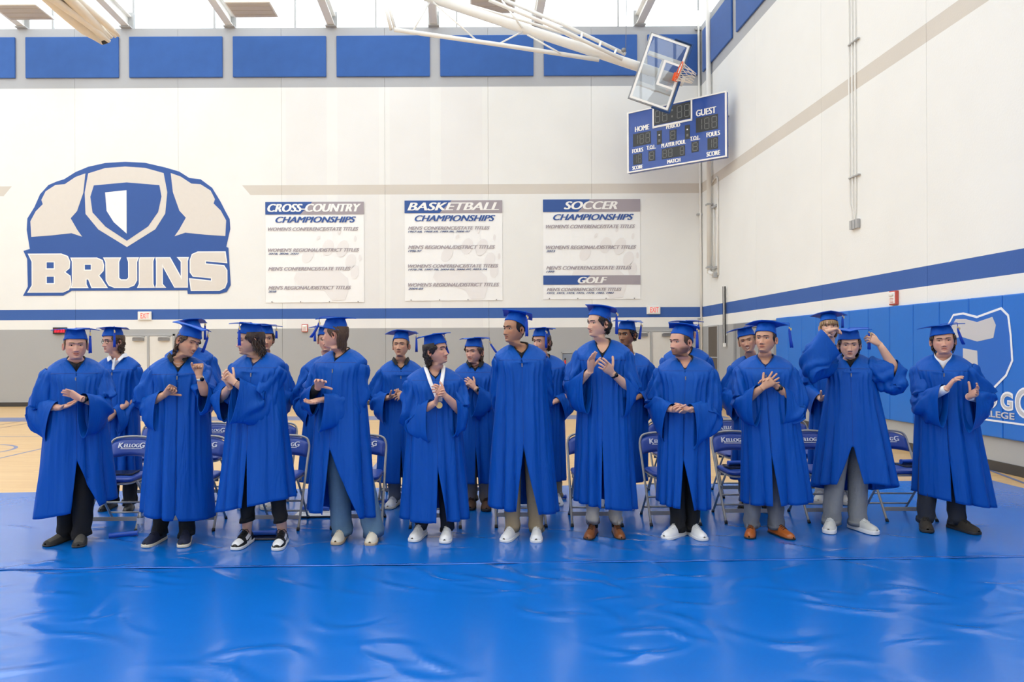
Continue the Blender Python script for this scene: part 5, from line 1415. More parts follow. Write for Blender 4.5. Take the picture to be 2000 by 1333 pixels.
        f = T - W; ln = math.hypot(f[0], f[2]); size = hd_.get('size', 1.0) * hgt / 1.8
        full = (0.18 - 0.09 * min(1, hd_.get('curl', .2) / 1.2)) * size
        fy_ = hd_.get('fy', -1) * math.sqrt(max(0.0, full * full - ln * ln))
        if fy_ < 0: fy_ = max(fy_, -0.12)
        f = np.array((f[0], 0.0, f[2])) + Rv @ np.array((0.0, fy_, 0.0))
        f = f / np.linalg.norm(f)
        addskin(*hand_mesh(W, f, Rv @ np.array(hd_['n'], float), side == 'R', hd_.get('curl', .2), hd_.get('spread', .12), size, hd_.get('thumb', 0.6)))
        ap = [S, S * 0.5 + E * 0.5, E * 0.96 + S * 0.04, E * 0.9 + W * 0.1, E * 0.6 + W * 0.4, E * 0.15 + W * 0.85, W + f * 0.004]
        addskin(*tube(ap, [.052, .047, .040, .041, .040, .029, .0235], 14))
        arms[side] = (S, E, W, f)
    hipz = 0.50 * hgt
    for i, k in enumerate(ank):
        a = np.array((k[0] - base[0], k[1] - base[1], 0.075)); hx_ = cx * 0.6 + (a[0] - 0) * 0.4
        hip = np.array((cx + (-0.085 if i == 0 else 0.085), cy * 0.8, hipz))
        addskin(*tube([hip, hip * 0.5 + a * 0.5 + [0, -0.01, 0], a * 0.75 + hip * 0.25 + [0, 0.012, 0], a], [.078, .055, .054, .036], 12))
    me_o = body.obj('person', M_skin, None, True)
    me = me_o.data
    ca = me.color_attributes.new('tint', 'FLOAT_COLOR', 'POINT')
    T_ = np.concatenate(tints); ca.data.foreach_set('color', np.concatenate([T_, np.ones((len(T_), 1))], 1).ravel().astype(np.float32))
    me_o.location = base
    tag(me_o, sp['label'], 'person', 'graduates in blue gowns, %s row' % sp['row'])
    par = me_o
    # ---- face pieces
    front_mask = (H[..., 1] < -0.02)
    FH = H.reshape(-1, 3); fm = np.where((FH[:, 1] < -0.03))[0]
    def surf(x, z):
        d2 = (FH[fm, 0] - x) ** 2 + (FH[fm, 2] - z) ** 2
        k = np.argsort(d2)[:4]; w = 1 / (d2[k] + 1e-8)
        return (FH[fm[k], 1] * w).sum() / w.sum()
    toW = lambda q: np.asarray(q) @ Rh.T + hc
    fv = abs(wrap(sp['hyaw'] + phh)) < 100
    if fv:
        eyes = MB()
        op = sp.get('eye', 1.0)
        for s in (-1, 1):
            ex, ez = s * 0.0315 * sp.get('fw', 1.0), 0.0075; y0 = surf(ex, ez)
            n1, n2 = 14, 7; V = []
            for i in range(n2):
                rr_ = i / (n2 - 1)
                for j in range(n1):
                    a = 2 * np.pi * j / n1; x = ex + 0.0160 * rr_ * np.cos(a); zz_ = ez + 0.0070 * op * rr_ * np.sin(a) + 0.0010 * (np.abs(np.cos(a))) * rr_
                    V.append((x, y0 - 0.0035 + 0.0045 * rr_ ** 2 + 0.05 * abs(x - ex) * (1 if s * (x - ex) > 0 else 0.2), zz_))
            eyes.add(toW(V), grid_faces(n2, n1, True), 0)
            gx = ex + sp.get('gaze', 0.0) * 0.004
            V = [(gx + 0.0066 * np.cos(a), y0 - 0.0044, ez + min(1, op * 1.05) * 0.0066 * np.sin(a)) for a in np.arange(12) * np.pi / 6]
            eyes.add(toW(V), [tuple(range(12))], 1)
            pts = [(ex + 0.0170 * k, y0 - 0.0030 + 0.0035 * k * k + 0.05 * 0.0145 * max(0, s * k), ez + 0.0074 * op * (1 - 0.75 * k * k)) for k in np.linspace(-1, 1, 7)]
            V, F = tube(toW(pts), 0.0016, 5); eyes.add(V, F, 2)
        eyes.obj('eyes', [M_eyew, M_iris, M_lash], par, True)
        bw = MB()
        for s in (-1, 1):
            pts = [];rr_ = []
            for k in np.linspace(0, 1, 7):
                x = s * (0.013 + 0.036 * k) * sp.get('fw', 1.0); zz_ = 0.0255 + 0.0065 * math.sin(k * 2.2) - 0.003 * k
                pts.append((x, surf(x, zz_) - 0.0008, zz_)); rr_.append(0.0048 * (1 - 0.5 * k) * sp.get('bw', 1.0))
            V, F = tube(toW(pts), rr_, 6, True, None, (0, 0, 1)); bw.add(V, F)
        bw.obj('eyebrows', hair_mat(sp['hair'][1] if sp['hair'][1] != 'bl' else 'lb'), par, True)
        if sp.get('teeth'):
            tv = []
            for k in np.linspace(-1, 1, 9):
                x = 0.0165 * k; zc_ = -0.0655 + sp.get('smile', 0) * 4.2 * abs(x) ** 1.5; y0 = surf(x, zc_ + 0.003) - 0.0012
                tv.append((x, y0, zc_ + 0.0012 - 0.0042 * (1 - k * k))); tv.append((x, y0, zc_ + 0.0016 * (1 - k * k) + 0.0014))
            mesh('teeth', toW(tv), [(2 * i, 2 * i + 2, 2 * i + 3, 2 * i + 1) for i in range(8)], M_teeth, par)
    # ---- hair
    colz = [(H[::-1, c, 2], H[::-1, c, 0], H[::-1, c, 1]) for c in range(NC)]
    Hm = H.copy()
    def scalp(a, z):
        """Head surface in direction a (0 = face) at height z."""
        a = (a + np.pi) % (2 * np.pi) - np.pi
        k = np.searchsorted(ANG, a); k0, k1 = max(0, k - 1), min(NC - 1, k)
        wgt = 0 if k0 == k1 or ANG[k1] == ANG[k0] else (a - ANG[k0]) / (ANG[k1] - ANG[k0])
        o = []
        for kk in (k0, k1):
            zr, xr_, yr_ = colz[kk]
            m_ = np.concatenate([[True], np.diff(np.maximum.accumulate(zr)) > 1e-6])
            o.append((np.interp(z, zr[m_], xr_[m_]), np.interp(z, zr[m_], yr_[m_])))
        return np.array(o[0]) * (1 - wgt) + np.array(o[1]) * wgt
    style, hcol, hlen, thick = sp['hair']
    hm = hair_mat(hcol)
    hb_ = MB()
    a0 = math.radians(sp.get('hairline', 66))
    aa = np.linspace(a0, 2 * np.pi - a0, 46); nz_ = 14
    V = []
    nape = -0.085
    for j in range(nz_):
        t = j / (nz_ - 1)
        for a in aa:
            ad2 = min(a, 2 * np.pi - a)                      # a0..pi
            if ad2 < math.radians(96): zb2 = np.interp(math.degrees(ad2), [60, 72, 88, 96], [0.03, -0.006, -0.028, -0.012])
            else: zb2 = np.interp(math.degrees(ad2), [96, 104, 118, 140, 180], [0.012, 0.028, -0.03, nape, nape - 0.006])
            z = 0.075 + (zb2 - 0.075) * t
            q = scalp(a, z); nl = np.linalg.norm(q) + 1e-6
            th = thick * (0.35 + 0.65 * math.sin(math.pi * min(1, 0.25 + 0.62 * t))) * (1 - max(0, t - 0.85) / 0.15 * 0.9) + 0.0015 * math.sin(a * 23 + z * 190)
            if j == nz_ - 1: th = -0.002
            q2 = q * (1 + th / nl)
            V.append((q2[0], q2[1], z))
    hb_.add(toW(V), grid_faces(nz_, len(aa), False))
    if style in ('curly', 'straight', 'wavy'):
        ncl = {'curly': 165, 'wavy': 130, 'straight': 150}[style]
        amp = {'curly': 0.0125, 'wavy': 0.007, 'straight': 0.0014}[style]
        wl = {'curly': 0.042, 'wavy': 0.07, 'straight': 0.1}[style]
        for k in range(ncl):
            amin = math.radians(sp.get('locks_from', 80))
            a = r.uniform(amin, 2 * np.pi - amin); ad2 = math.degrees(min(a, 2 * np.pi - a))
            zs = r.uniform(-0.02, 0.03)
            Lk = hlen * np.interp(ad2, [70, 85, 110, 150, 180], [0.28, 0.45, 0.85, 1.0, 1.0]) * r.uniform(0.7, 1.08)
            ze = zs - Lk
            pts = []; rr_ = []
            p1, p2 = r.uniform(0, 6.28), r.uniform(0, 6.28); lay = r.uniform(0.2, 1.0)
            for q in np.linspace(0, 1, 9):
                z = zs + (ze - zs) * q
                sx_, sy_ = scalp(a, max(z, -0.045)); nl = math.hypot(sx_, sy_); ox, oy = sx_ / nl, sy_ / nl
                off = 0.004 + thick * (0.1 + lay * 1.0 * math.sin(math.pi * min(1, 0.05 + 0.75 * q))) + sp.get('flare', 0.0) * q * q
                w1 = amp * math.sin(2 * math.pi * (z / wl) + p1) * min(1, q * 3); w2 = amp * math.cos(2 * math.pi * (z / wl) + p2) * min(1, q * 3)
                pts.append((sx_ + ox * (off + w1) - oy * w2, sy_ + oy * (off + w1) + ox * w2, z)); rr_.append((0.0068 if style == 'curly' else 0.0058) * (1.0 - 0.75 * q ** 2.5))
            V, F = tube(toW(pts), rr_, 5); hb_.add(V, F)
    if style == 'curly' or style == 'wavy':
        for k in range(46):
            a = math.radians(r.uniform(58, 104)) * (1 if k % 2 else -1); pts = []; rr_ = []
            zs = r.uniform(0.035, 0.056); p1 = r.uniform(0, 6.28)
            for q in np.linspace(0, 1, 5):
                z = zs - 0.026 * q; sx_, sy_ = scalp(a, z); nl = math.hypot(sx_, sy_)
                o_ = 0.004 + thick * 0.75 * math.sin(q * 2.6) + 0.004 * math.sin(6 * q + p1)
                pts.append((sx_ + sx_ / nl * o_, sy_ + sy_ / nl * o_ + 0.006 * math.sin(5 * q + p1), z)); rr_.append(0.006 * (1 - 0.6 * q * q))
            V, F = tube(toW(pts), rr_, 5); hb_.add(V, F)
    if sp.get('fringe'):
        for k in range(34):
            a = r.uniform(-1.15, 1.15); pts = []; rr_ = []
            for q in np.linspace(0, 1, 6):
                z = 0.062 - sp['fringe'] * q * r.uniform(0.9, 1.05); sx_, sy_ = scalp(a, z); nl = math.hypot(sx_, sy_)
                pts.append((sx_ + sx_ / nl * 0.006 + 0.006 * q * math.sin(k), sy_ + sy_ / nl * 0.006, z)); rr_.append(0.006 * (1 - 0.75 * q * q))
            V, F = tube(toW(pts), rr_, 5); hb_.add(V, F)
    hb_.obj('hair', hm, par, True)
    if sp.get('beardmesh'):
        bm_ = MB()
        for k in range(300):
            a = r.uniform(-1.35, 1.35); z = -0.115 + 0.045 * r.rand() + 0.05 * (abs(a) / 1.35) ** 2
            if abs(a) < 0.3 and z > -0.085: z -= 0.02
            sx_, sy_ = scalp(a, z); nl = math.hypot(sx_, sy_)
            p0 = np.array((sx_, sy_, z)); p1 = p0 + [sx_ / nl * 0.004, sy_ / nl * 0.004, -0.008]
            V, F = tube(toW([p0, (p0 + p1) / 2 + [0, -0.001, 0.001], p1]), [0.003, 0.0024, 0.0008], 4); bm_.add(V, F)
        bm_.obj('beard', mat('beard_' + sp['beardmesh'][0], sp['beardmesh'][1], 0.6, noise=0.2, nscale=80), par, True)
    # ---- mortarboard
    cp = sp.get('cap', {})
    Rc = Rh @ (rotm(cp.get('yaw', 0), cp.get('p', 0), cp.get('r', 0)))
    cz_ = 0.011 + cp.get('dz', 0.0)
    toC = lambda q: (np.asarray(q) + [0, 0, cz_]) @ Rc.T + hc
    na = 40; al = np.arange(na) * 2 * np.pi / na - np.pi
    rowsk = 9; V = []
    for j in range(rowsk):
        t = j / (rowsk - 1)
        for a in al:
            ad2 = abs(a); zb2 = np.interp(math.degrees(ad2), [0, 40, 90, 130, 180], [0.052, 0.054, 0.040, 0.012, -0.004])
            z = zb2 + (0.134 - zb2) * t
            q = scalp(a, min(max(zb2, zb2 + (0.05 - zb2) * t), 0.07)); nl = np.linalg.norm(q)
            q = q * (1 + (0.004 + (0.005 if style != 'short' else 0.002)) / nl)
            qt = np.array((0.067 * math.sin(a), 0.008 - 0.076 * math.cos(a)))
            k = t ** 1.6; w_ = 0.0016 * math.sin(7 * a + 9 * t + seed) * math.sin(math.pi * t)
            q3 = q * (1 - k) + qt * k; q3 = q3 * (1 + w_ / np.linalg.norm(q3))
            V.append((q3[0], q3[1], z))
    cap = mesh('cap', toC(V), grid_faces(rowsk, na, True).tolist() + [tuple(range((rowsk - 1) * na, rowsk * na))], M_capc, par); add_mod(cap, 'SOLIDIFY', thickness=0.003)
    # hem band of the cap
    V2 = []
    for j, (dz_, of) in enumerate(((-0.001, 0.0), (-0.001, 0.0028), (0.013, 0.0030), (0.014, 0.0))):
        for i in range(na):
            q = np.array(V[i]); nl = math.hypot(q[0], q[1]); V2.append((q[0] * (1 + of / nl), q[1] * (1 + of / nl), q[2] + dz_))
    mesh('cap_band', toC(V2), grid_faces(4, na, True).tolist(), M_capc, cap)
    bs = 0.127; n9 = 9; bV = []
    rot = math.radians(45 + cp.get('by', 0))
    wv = cp.get('warp', 0.010)
    for lay in (0, 1):
        for i in range(n9):
            for j in range(n9):
                x, y = -bs + 2 * bs * i / (n9 - 1), -bs + 2 * bs * j / (n9 - 1)
                bV.append((x * math.cos(rot) - y * math.sin(rot), 0.006 + x * math.sin(rot) + y * math.cos(rot), 0.1335 + 0.006 * lay - wv * (abs(x * y) / (bs * bs)) ** 1.5 + 0.003 * math.sin(x * 14 + seed)))
    g9 = grid_faces(n9, n9, False); bF = g9[:, ::-1].tolist() + (g9 + n9 * n9).tolist()
    rm = [i * n9 for i in range(n9)] + [(n9 - 1) * n9 + j for j in range(1, n9)] + [i * n9 + n9 - 1 for i in range(n9 - 2, -1, -1)] + [j for j in range(n9 - 2, 0, -1)]
    bF += [(rm[i], rm[(i + 1) % len(rm)], n9 * n9 + rm[(i + 1) % len(rm)], n9 * n9 + rm[i]) for i in range(len(rm))]
    mesh('cap_board', toC(bV), bF, M_capc, cap, True, None, math.radians(35))
    mesh('button', toC(tube([(0, 0.006, 0.139), (0, 0.006, 0.143), (0, 0.006, 0.145)], [0.011, 0.010, 0.004], 10)[0]), tube([(0, 0, 0), (0, 0, 1), (0, 0, 2)], 1, 10)[1], M_capc, cap)
    # tassel: cord over the board's edge in picture direction ta, then hanging down
    ta = math.radians(sp.get('tas', 20)); wdir = np.array((math.cos(ta), math.sin(ta), 0)) @ (Rc / hs)
    wdir = wdir[:2] / (np.linalg.norm(wdir[:2]) + 1e-9)
    cr_, sr_ = math.cos(-rot), math.sin(-rot); lx, ly = wdir[0] * cr_ - wdir[1] * sr_, wdir[0] * sr_ + wdir[1] * cr_
    k = bs / max(abs(lx), abs(ly)); ed = np.array((wdir[0] * k, 0.006 + wdir[1] * k))
    drop0 = toC([(ed[0] * 1.02, ed[1] * 1.02, 0.139)])[0]
    c0, c1 = toC([(0, 0.006, 0.146)])[0], toC([(ed[0], ed[1], 0.1425)])[0]
    sw_ = np.array(sp.get('swing', (0.0, 0.0)) + (0.0,))[:3]; sw_ = np.array((sw_[0], sw_[1], 0))
    ln_ = sp.get('tlen', 0.155)
    d1 = drop0 + [0, -0.002, -0.035] + sw_ * 0.05; 
    tb = MB(); tb.tube([c0, (c0 + c1) / 2 + [0, 0, 0.001], c1, drop0, d1], 0.0026, 6)
    pts = [d1 + np.array((0, 0, -ln_)) * q + sw_ * q ** 1.5 for q in np.linspace(0, 1, 8)]
    tb.tube(pts, [0.0045, 0.0085, 0.0085, 0.009, 0.0098, 0.0108, 0.0115, 0.0115], 10)
    for k in range(9):
        a = 2 * np.pi * k / 9; o_ = np.array((math.cos(a), math.sin(a), 0)) * 0.0105
        tb.tube([pts[2] + o_ * 0.75, pts[5] + o_ * 0.98, pts[7] + o_ * 1.08 + [0, 0, -0.006 * r.rand()]], 0.0026, 4)
    tb.obj('tassel', M_tas, cap, True)
    ch = MB(); ch.tube([d1 + [0, 0, 0.004], d1 + [0, 0, -0.012]], 0.0062, 8); ch.box(tuple(d1 + [0.002, -0.012, -0.026]), tuple(d1 + [0.014, -0.008, -0.006]))
    ch.obj('year_charm', M_gold, cap)
    # ---- shirt in the neckline
    zV = L3(sp['U'], sp['vv'])[2]
    cf_ = sp.get('crew', 0.35)                            # 1 = high round neck, 0 = open to the bottom of the V
    shc = sp.get('shirt', 'black')
    msh = mat('shirt_' + shc, {'black': srgb(24, 24, 27), 'white': srgb(238, 238, 240), 'blue': srgb(16, 40, 96)}[shc], 0.8, noise=0.05, bump=0.2, bscale=90)
    V = []; nq = 40; zside = zsh + 0.080
    for j, (of, dn_) in enumerate(((-0.002, -0.012), (0.0, 0.004), (0.004, 0.0), (-0.004, -0.03), (-0.006, -0.09))):
        for i in range(nq):
            th = 2 * np.pi * i / nq; qn = min(th, 2 * np.pi - th) / (np.pi / 2); sg = 1 if th <= np.pi else -1
            zf_ = zV + 0.012 + (zside - 0.028 - zV) * cf_
            if qn < 1:
                x = sg * (0.062) * math.sin(qn * np.pi / 2) ** 0.9; y = 0.010 - (0.118 - 0.045 * cf_) * (1 - qn) ** 0.7 ; z = zf_ + (zside - zf_) * qn ** 1.2
            else:
                x = 0.062 * math.sin(th); y = 0.010 - 0.056 * math.cos(th); z = zside + 0.012 * (qn - 1)
            sc_ = 1 + of / 0.07
            if j >= 3: y *= 1.02; 
            if j == 4: x *= 1.25; y = y * 1.1
            V.append(np.array((x * sc_, y * sc_, z + dn_)) @ rotm(byaw).T + [cx, cy, 0])
    o = mesh('shirt', V, grid_faces(5, nq, True).tolist(), msh, par); add_mod(o, 'SOLIDIFY', thickness=0.002)
    if sp.get('collar'):
        cm = MB()
        for s in (-1, 1):
            q = [(0.03 * s, -0.085, zside - 0.045), (0.062 * s, -0.035, zside + 0.010), (0.078 * s, 0.015, zside + 0.016), (0.095 * s, 0.01, zside - 0.018), (0.080 * s, -0.075, zside - 0.030), (0.055 * s, -0.115, zside - 0.068)]
            q = [np.array(p_) @ rotm(byaw).T + [cx, cy, 0.006] for p_ in q]
            cm.prism([tuple(p_) for p_ in q], (0, -0.004, 0.003))
        cm.obj('collar', msh, o, False)
    # ---- robe
    hemu, hemv = sp['hem']; hz_ = L3(hemu, hemv)[2]
    hemc = (L3(hemu, hemv)[0], cy * 0.5)
    ap_v, g0, g1 = sp['slit']
    hhw = sp['hemw'] * s_px * cph; hhd = sp.get('hemd', 0.22)
    gang = lambda px: min(1.2, px * s_px / (hhw * 0.9))
    V, Fq, P0 = gown_body(cx, cy, byaw, zsh, sw, hemc, hhw, hhd, hz_, (L3(sp['U'], ap_v)[2], gang(g1), gang(g0)), zV, seed, sp.get('tilt', (0, 0)), sp.get('belly', 0.0))
    gown = mesh('gown', V, Fq, M_gown, par); add_mod(gown, 'SOLIDIFY', thickness=0.0035, offset=-1)
    zi = [j for j in range(11, P0.shape[0]) if P0[j, 0, 2] > L3(sp['U'], ap_v)[2] - 0.01]
    zp = [(P0[j, 0] + P0[j, -1]) / 2 + [0, -0.003, 0] for j in zi]
    if len(zp) > 2:
        mesh('zipper', *tube(zp, 0.0022, 6), mat('zipper_blue', srgb(4, 70, 160), 0.5), gown)
        q = zp[0]; MB().box(tuple(q + [-0.004, -0.010, -0.03]), tuple(q + [0.004, -0.004, 0.0])).obj('zip_pull', M_grey, gown)
    # yoke seam
    ys = []; zsm = zV - 0.006
    for i in list(range(112, 150)) + list(range(0, 38)):
        col = P0[:, i]; k = np.where((col[:-1, 2] > zsm) & (col[1:, 2] <= zsm))[0]
        if len(k):
            k = k[0]; f_ = (col[k, 2] - zsm) / (col[k, 2] - col[k + 1, 2] + 1e-9); q = col[k] * (1 - f_) + col[k + 1] * f_
            if abs((q - [cx, cy, 0]) @ rotm(byaw)[:, 0]) < sw * 0.86: ys.append(q + (q - [cx, cy, q[2]]) / np.linalg.norm((q - [cx, cy, q[2]])[:2]) * 0.0022)
    if len(ys) < 3: ys = [P0[11, 0], P0[11, 1], P0[11, 2]]
    mesh('yoke_seam', *tube(ys, 0.0034, 5), mat('seam_blue', srgb(2, 48, 128), 0.6), gown)
    for side in ('R', 'L'):
        S, E, W, f = arms[side]; hd_ = sp[side]; sgn = -1 if side == 'R' else 1
        S2 = S + np.array((sgn * -0.012, 0, 0.008))
        V, Fq = sleeve_mesh(S2, E, W, min(0.97, hd_.get('cf', 0.78) + 0.10), hd_.get('drop', 0.17), hd_.get('back', 0.10), hd_.get('sr', 0.068) * sp.get('slv', 1.0), seed * 3 + (1 if side == 'R' else 2), sgn, 0, hd_.get('fl', 1.0))
        o = mesh('sleeve', V, Fq, M_gown, gown); add_mod(o, 'SOLIDIFY', thickness=0.003, offset=-1)
        if hd_.get('cuff'):
            d_ = (W - E) / np.linalg.norm(W - E); mesh('shirt_cuff', *tube([E + (W - E) * 0.35, W - d_ * 0.03, W - d_ * 0.012], [.048, .036, .034], 12), mat('shirt_' + hd_['cuff'], {'white': srgb(238, 238, 240), 'black': srgb(24, 24, 27)}[hd_['cuff']], 0.8, noise=0.05, bump=0.2, bscale=90), par)
        if hd_.get('watch'):
            d_ = (W - E) / np.linalg.norm(W - E); c0 = W - d_ * 0.028
            wm = mat('watch_' + hd_['watch'], {'black': srgb(24, 24, 28), 'steel': srgb(205, 205, 205), 'grey': srgb(120, 122, 112)}[hd_['watch']], 0.3, 0.8 if hd_['watch'] == 'steel' else 0.0)
            wo = mesh('watch', *tube([c0 - d_ * 0.010, c0 - d_ * 0.010, c0 + d_ * 0.010], [.030, .0315, .0305], 16, False), wm, par)
            add_mod(wo, 'SOLIDIFY', thickness=0.003)
            nv = Rv @ np.array((0.25 * sgn, -0.9, 0.2)); nv = nv - d_ * nv.dot(d_); nv /= np.linalg.norm(nv)
            mesh('watch_face', *tube([c0 + nv * 0.027, c0 + nv * 0.037], 0.017, 14), mat('watch_glass', srgb(15, 15, 20), 0.1), wo)
    # ---- trousers and shoes
    pc = sp['pants']; pm = mat('trousers_' + pc[0], pc[1], 0.85, noise=0.10, nscale=30, bump=0.25, bscale=60)
    tr = MB()
    for i, k in enumerate(ank):
        a = np.array((k[0] - base[0], k[1] - base[1], 0.07)); hip = np.array((cx + (-0.085 if i == 0 else 0.085), cy * 0.8 + 0.01, hipz))
        V, F = leg_tube(hip, a, 0.095, pc[2], pc[3], seed + i); tr.add(V, F)
    tr.obj('trousers', pm, par, True)
    for t, f in zip(toes, sp['feet']):
        shoe_meshes(par, (t.x - base[0], t.y - base[1]), f[2], sp['shoes'])
        if sp.get('socks'):
            d_ = np.array((math.sin(math.radians(f[2])), -math.cos(math.radians(f[2])))); a = np.array((t.x - base[0], t.y - base[1])) - d_ * 0.215
            mesh('sock', *tube([(a[0], a[1], 0.06), (a[0], a[1], 0.12), (a[0], a[1], 0.17)], [.042, .040, .042], 12), mat('sock_' + sp['socks'], {'black': srgb(25, 25, 28), 'white': srgb(230, 230, 230)}[sp['socks']], 0.9), par)
    # ---- extras
    ex = sp.get('extra', ())
    if 'glasses' in ex:
        g = MB()
        for s in (-1, 1):
            c_ = (s * 0.033, surf(s * 0.033, 0.006) - 0.014, 0.004)
            pts = [(c_[0] + 0.024 * np.sign(math.cos(a)) * abs(math.cos(a)) ** 0.7, c_[1] + 0.2 * abs(c_[0] + 0.024 * math.cos(a)) ** 2 * 8 * 0.3, c_[2] + 0.019 * np.sign(math.sin(a)) * abs(math.sin(a)) ** 0.8) for a in np.linspace(0, 2 * np.pi, 21)]
            g.tube(toW(pts), 0.0022, 5); g.tube(toW([(s * 0.057, c_[1] + 0.004, 0.008), (s * 0.078, -0.04, 0.010), (s * 0.083, 0.01, 0.006)]), 0.002, 5)
        y0 = surf(0, 0.008) - 0.010; g.tube(toW([(-0.010, y0, 0.008), (0, y0 - 0.003, 0.010), (0.010, y0, 0.008)]), 0.002, 5)
        g.obj('glasses', mat('glasses_black', srgb(25, 25, 28), 0.25), par, True)
    if 'tie' in ex:
        zt2 = zsh + 0.055
        q = [np.array(p_) @ rotm(byaw).T + [cx, cy, 0] for p_ in ((0.0, -0.082, zt2), (0, -0.105, zt2 - 0.035), (0, -0.128, zV - 0.0), (0, -0.13, zV - 0.06))]
        mesh('tie', *tube(q, [.010, .012, .016, .018], 8, True, 0.35, (0, 1, 0)), mat('tie_pale', srgb(214, 218, 224), 0.6), par)
    if 'necklace' in ex:
        for rr_, dz_ in ((0.074, 0.0), (0.080, -0.022)):
            q = [np.array((rr_ * math.sin(a), 0.012 - (rr_ * 1.20) * math.cos(a), zsh + 0.072 - (0.052 - dz_) * (math.cos(a) + 1) / 2 * 1.2)) @ rotm(byaw).T + [cx, cy, 0] for a in np.linspace(-2.2, 2.2, 25)]
            mesh('necklace', *tube(q, 0.0022, 5), mat('silver', srgb(215, 212, 205), 0.25, 0.9), par)
    if 'ribbon' in ex:
        vb = L3(*sp['medal'], -0.22)
        for s in (-1, 1):
            q = [np.array((s * 0.074, 0.03, zsh + 0.080)), np.array((s * 0.078, -0.03, zsh + 0.072)), np.array((s * 0.060, -0.115, zsh - 0.0)), np.array((s * 0.045, -0.165, zsh - 0.06)), None]
            q = [p_ @ rotm(byaw).T + [cx, cy, 0] for p_ in q[:-1]] + [vb + [s * 0.008, 0.02, 0.03]]
            qq = cub(q, 16); V = []
            for i in range(16):
                w_ = np.array((s * 0.5, 0, 0.15)) if i < 4 else np.array((1.0, -0.05, 0.0)); w_ = w_ / np.linalg.norm(w_) * 0.0165
                V += [qq[i] - w_, qq[i] + w_]
            o = mesh('neck_ribbon', V, [(2 * i, 2 * i + 2, 2 * i + 3, 2 * i + 1) for i in range(15)], mat('ribbon_white', srgb(244, 244, 246), 0.5), par); add_mod(o, 'SOLIDIFY', thickness=0.0015)
        mesh('medal', *tube([vb + [0, 0.004, 0], vb + [0, -0.004, 0]], 0.027, 20), M_gold, par, True, None, math.radians(40))
    return par
# ------------------------------------------------------------------ the graduates, measured from the photograph (pixel positions)
PALE, PINK, MED, TAN, BRN = srgb(220, 174, 148), srgb(218, 166, 142), srgb(206, 156, 126), srgb(184, 134, 102), srgb(152, 106, 76)
BLK = ('black', srgb(22, 22, 25), 0.068, 0.05); BLKW = ('black', srgb(22, 22, 25), 0.078, 0.045)
NAVY = ('navy', srgb(20, 26, 42), 0.062, 0.06); KHAKI = ('khaki', srgb(160, 142, 112), 0.068, 0.05)
STONE = ('stone', srgb(186, 180, 168), 0.060, 0.10); GREY = ('grey', srgb(112, 116, 124), 0.068, 0.06); LGREY = ('light_grey', srgb(136, 138, 140), 0.078, 0.05)
JEANS = ('blue_denim', srgb(92, 124, 152), 0.098, 0.04); CHAR = ('charcoal', srgb(40, 44, 54), 0.070, 0.06)
CROP = ('black', srgb(22, 22, 25), 0.060, 0.19)
W_ = ('white', srgb(236, 236, 234)); BK_ = ('black', srgb(26, 26, 28)); CR_ = ('cream', srgb(222, 212, 190)); GU_ = ('gum', srgb(196, 172, 140)); DK_ = ('dark', srgb(50, 40, 36))
SLIP = ('slip', (('charcoal_knit', srgb(54, 52, 50), 0.9), ('grey_felt', srgb(88, 84, 78), 0.95)), ('dark', srgb(44, 42, 42)))
NAVYS = ('sneak', (('navy_suede', srgb(28, 34, 60), 0.8),), CR_, ('navy', srgb(24, 30, 55)))
DUNK = ('sneak', (('black_leather', srgb(24, 24, 26), 0.4), ('white_leather', srgb(238, 238, 238), 0.4)), W_, ('black', srgb(22, 22, 24)), True)
WORN = ('sneak', (('worn_white', srgb(224, 216, 198), 0.55),), GU_, ('cream', srgb(214, 205, 188)))
WHT = ('sneak', (('white_leather', srgb(238, 238, 238), 0.4),), W_, ('white', srgb(230, 230, 228)))
WHTS = ('sneak', (('white_leather', srgb(238, 238, 238), 0.4),), CR_, ('white', srgb(230, 230, 228)), True)
BROG = ('dress', (('brown_leather', srgb(140, 84, 46), 0.3),), DK_, ('brown', srgb(70, 44, 30)))
COGN = ('dress', (('cognac_leather', srgb(176, 96, 44), 0.22),), DK_, ('brown', srgb(84, 50, 32)))
BOOT = ('sneak', (('brown_suede', srgb(98, 70, 54), 0.8),), DK_, ('brown', srgb(70, 50, 40)))
RUN = ('run', (('grey_mesh', srgb(206, 206, 202), 0.6),), W_, ('white', srgb(226, 226, 224)))
CHUNK = ('run', (('off_white', srgb(222, 218, 208), 0.6),), CR_, ('white', srgb(226, 226, 224)))
KNIT = ('knit', (('dark_knit', srgb(52, 46, 40), 0.9),), ('dark', srgb(44, 42, 42)), ('dark', srgb(40, 38, 36)))
BSHOE = ('dress', (('black_leather', srgb(24, 24, 26), 0.4),), BK_, ('black', srgb(22, 22, 24)))
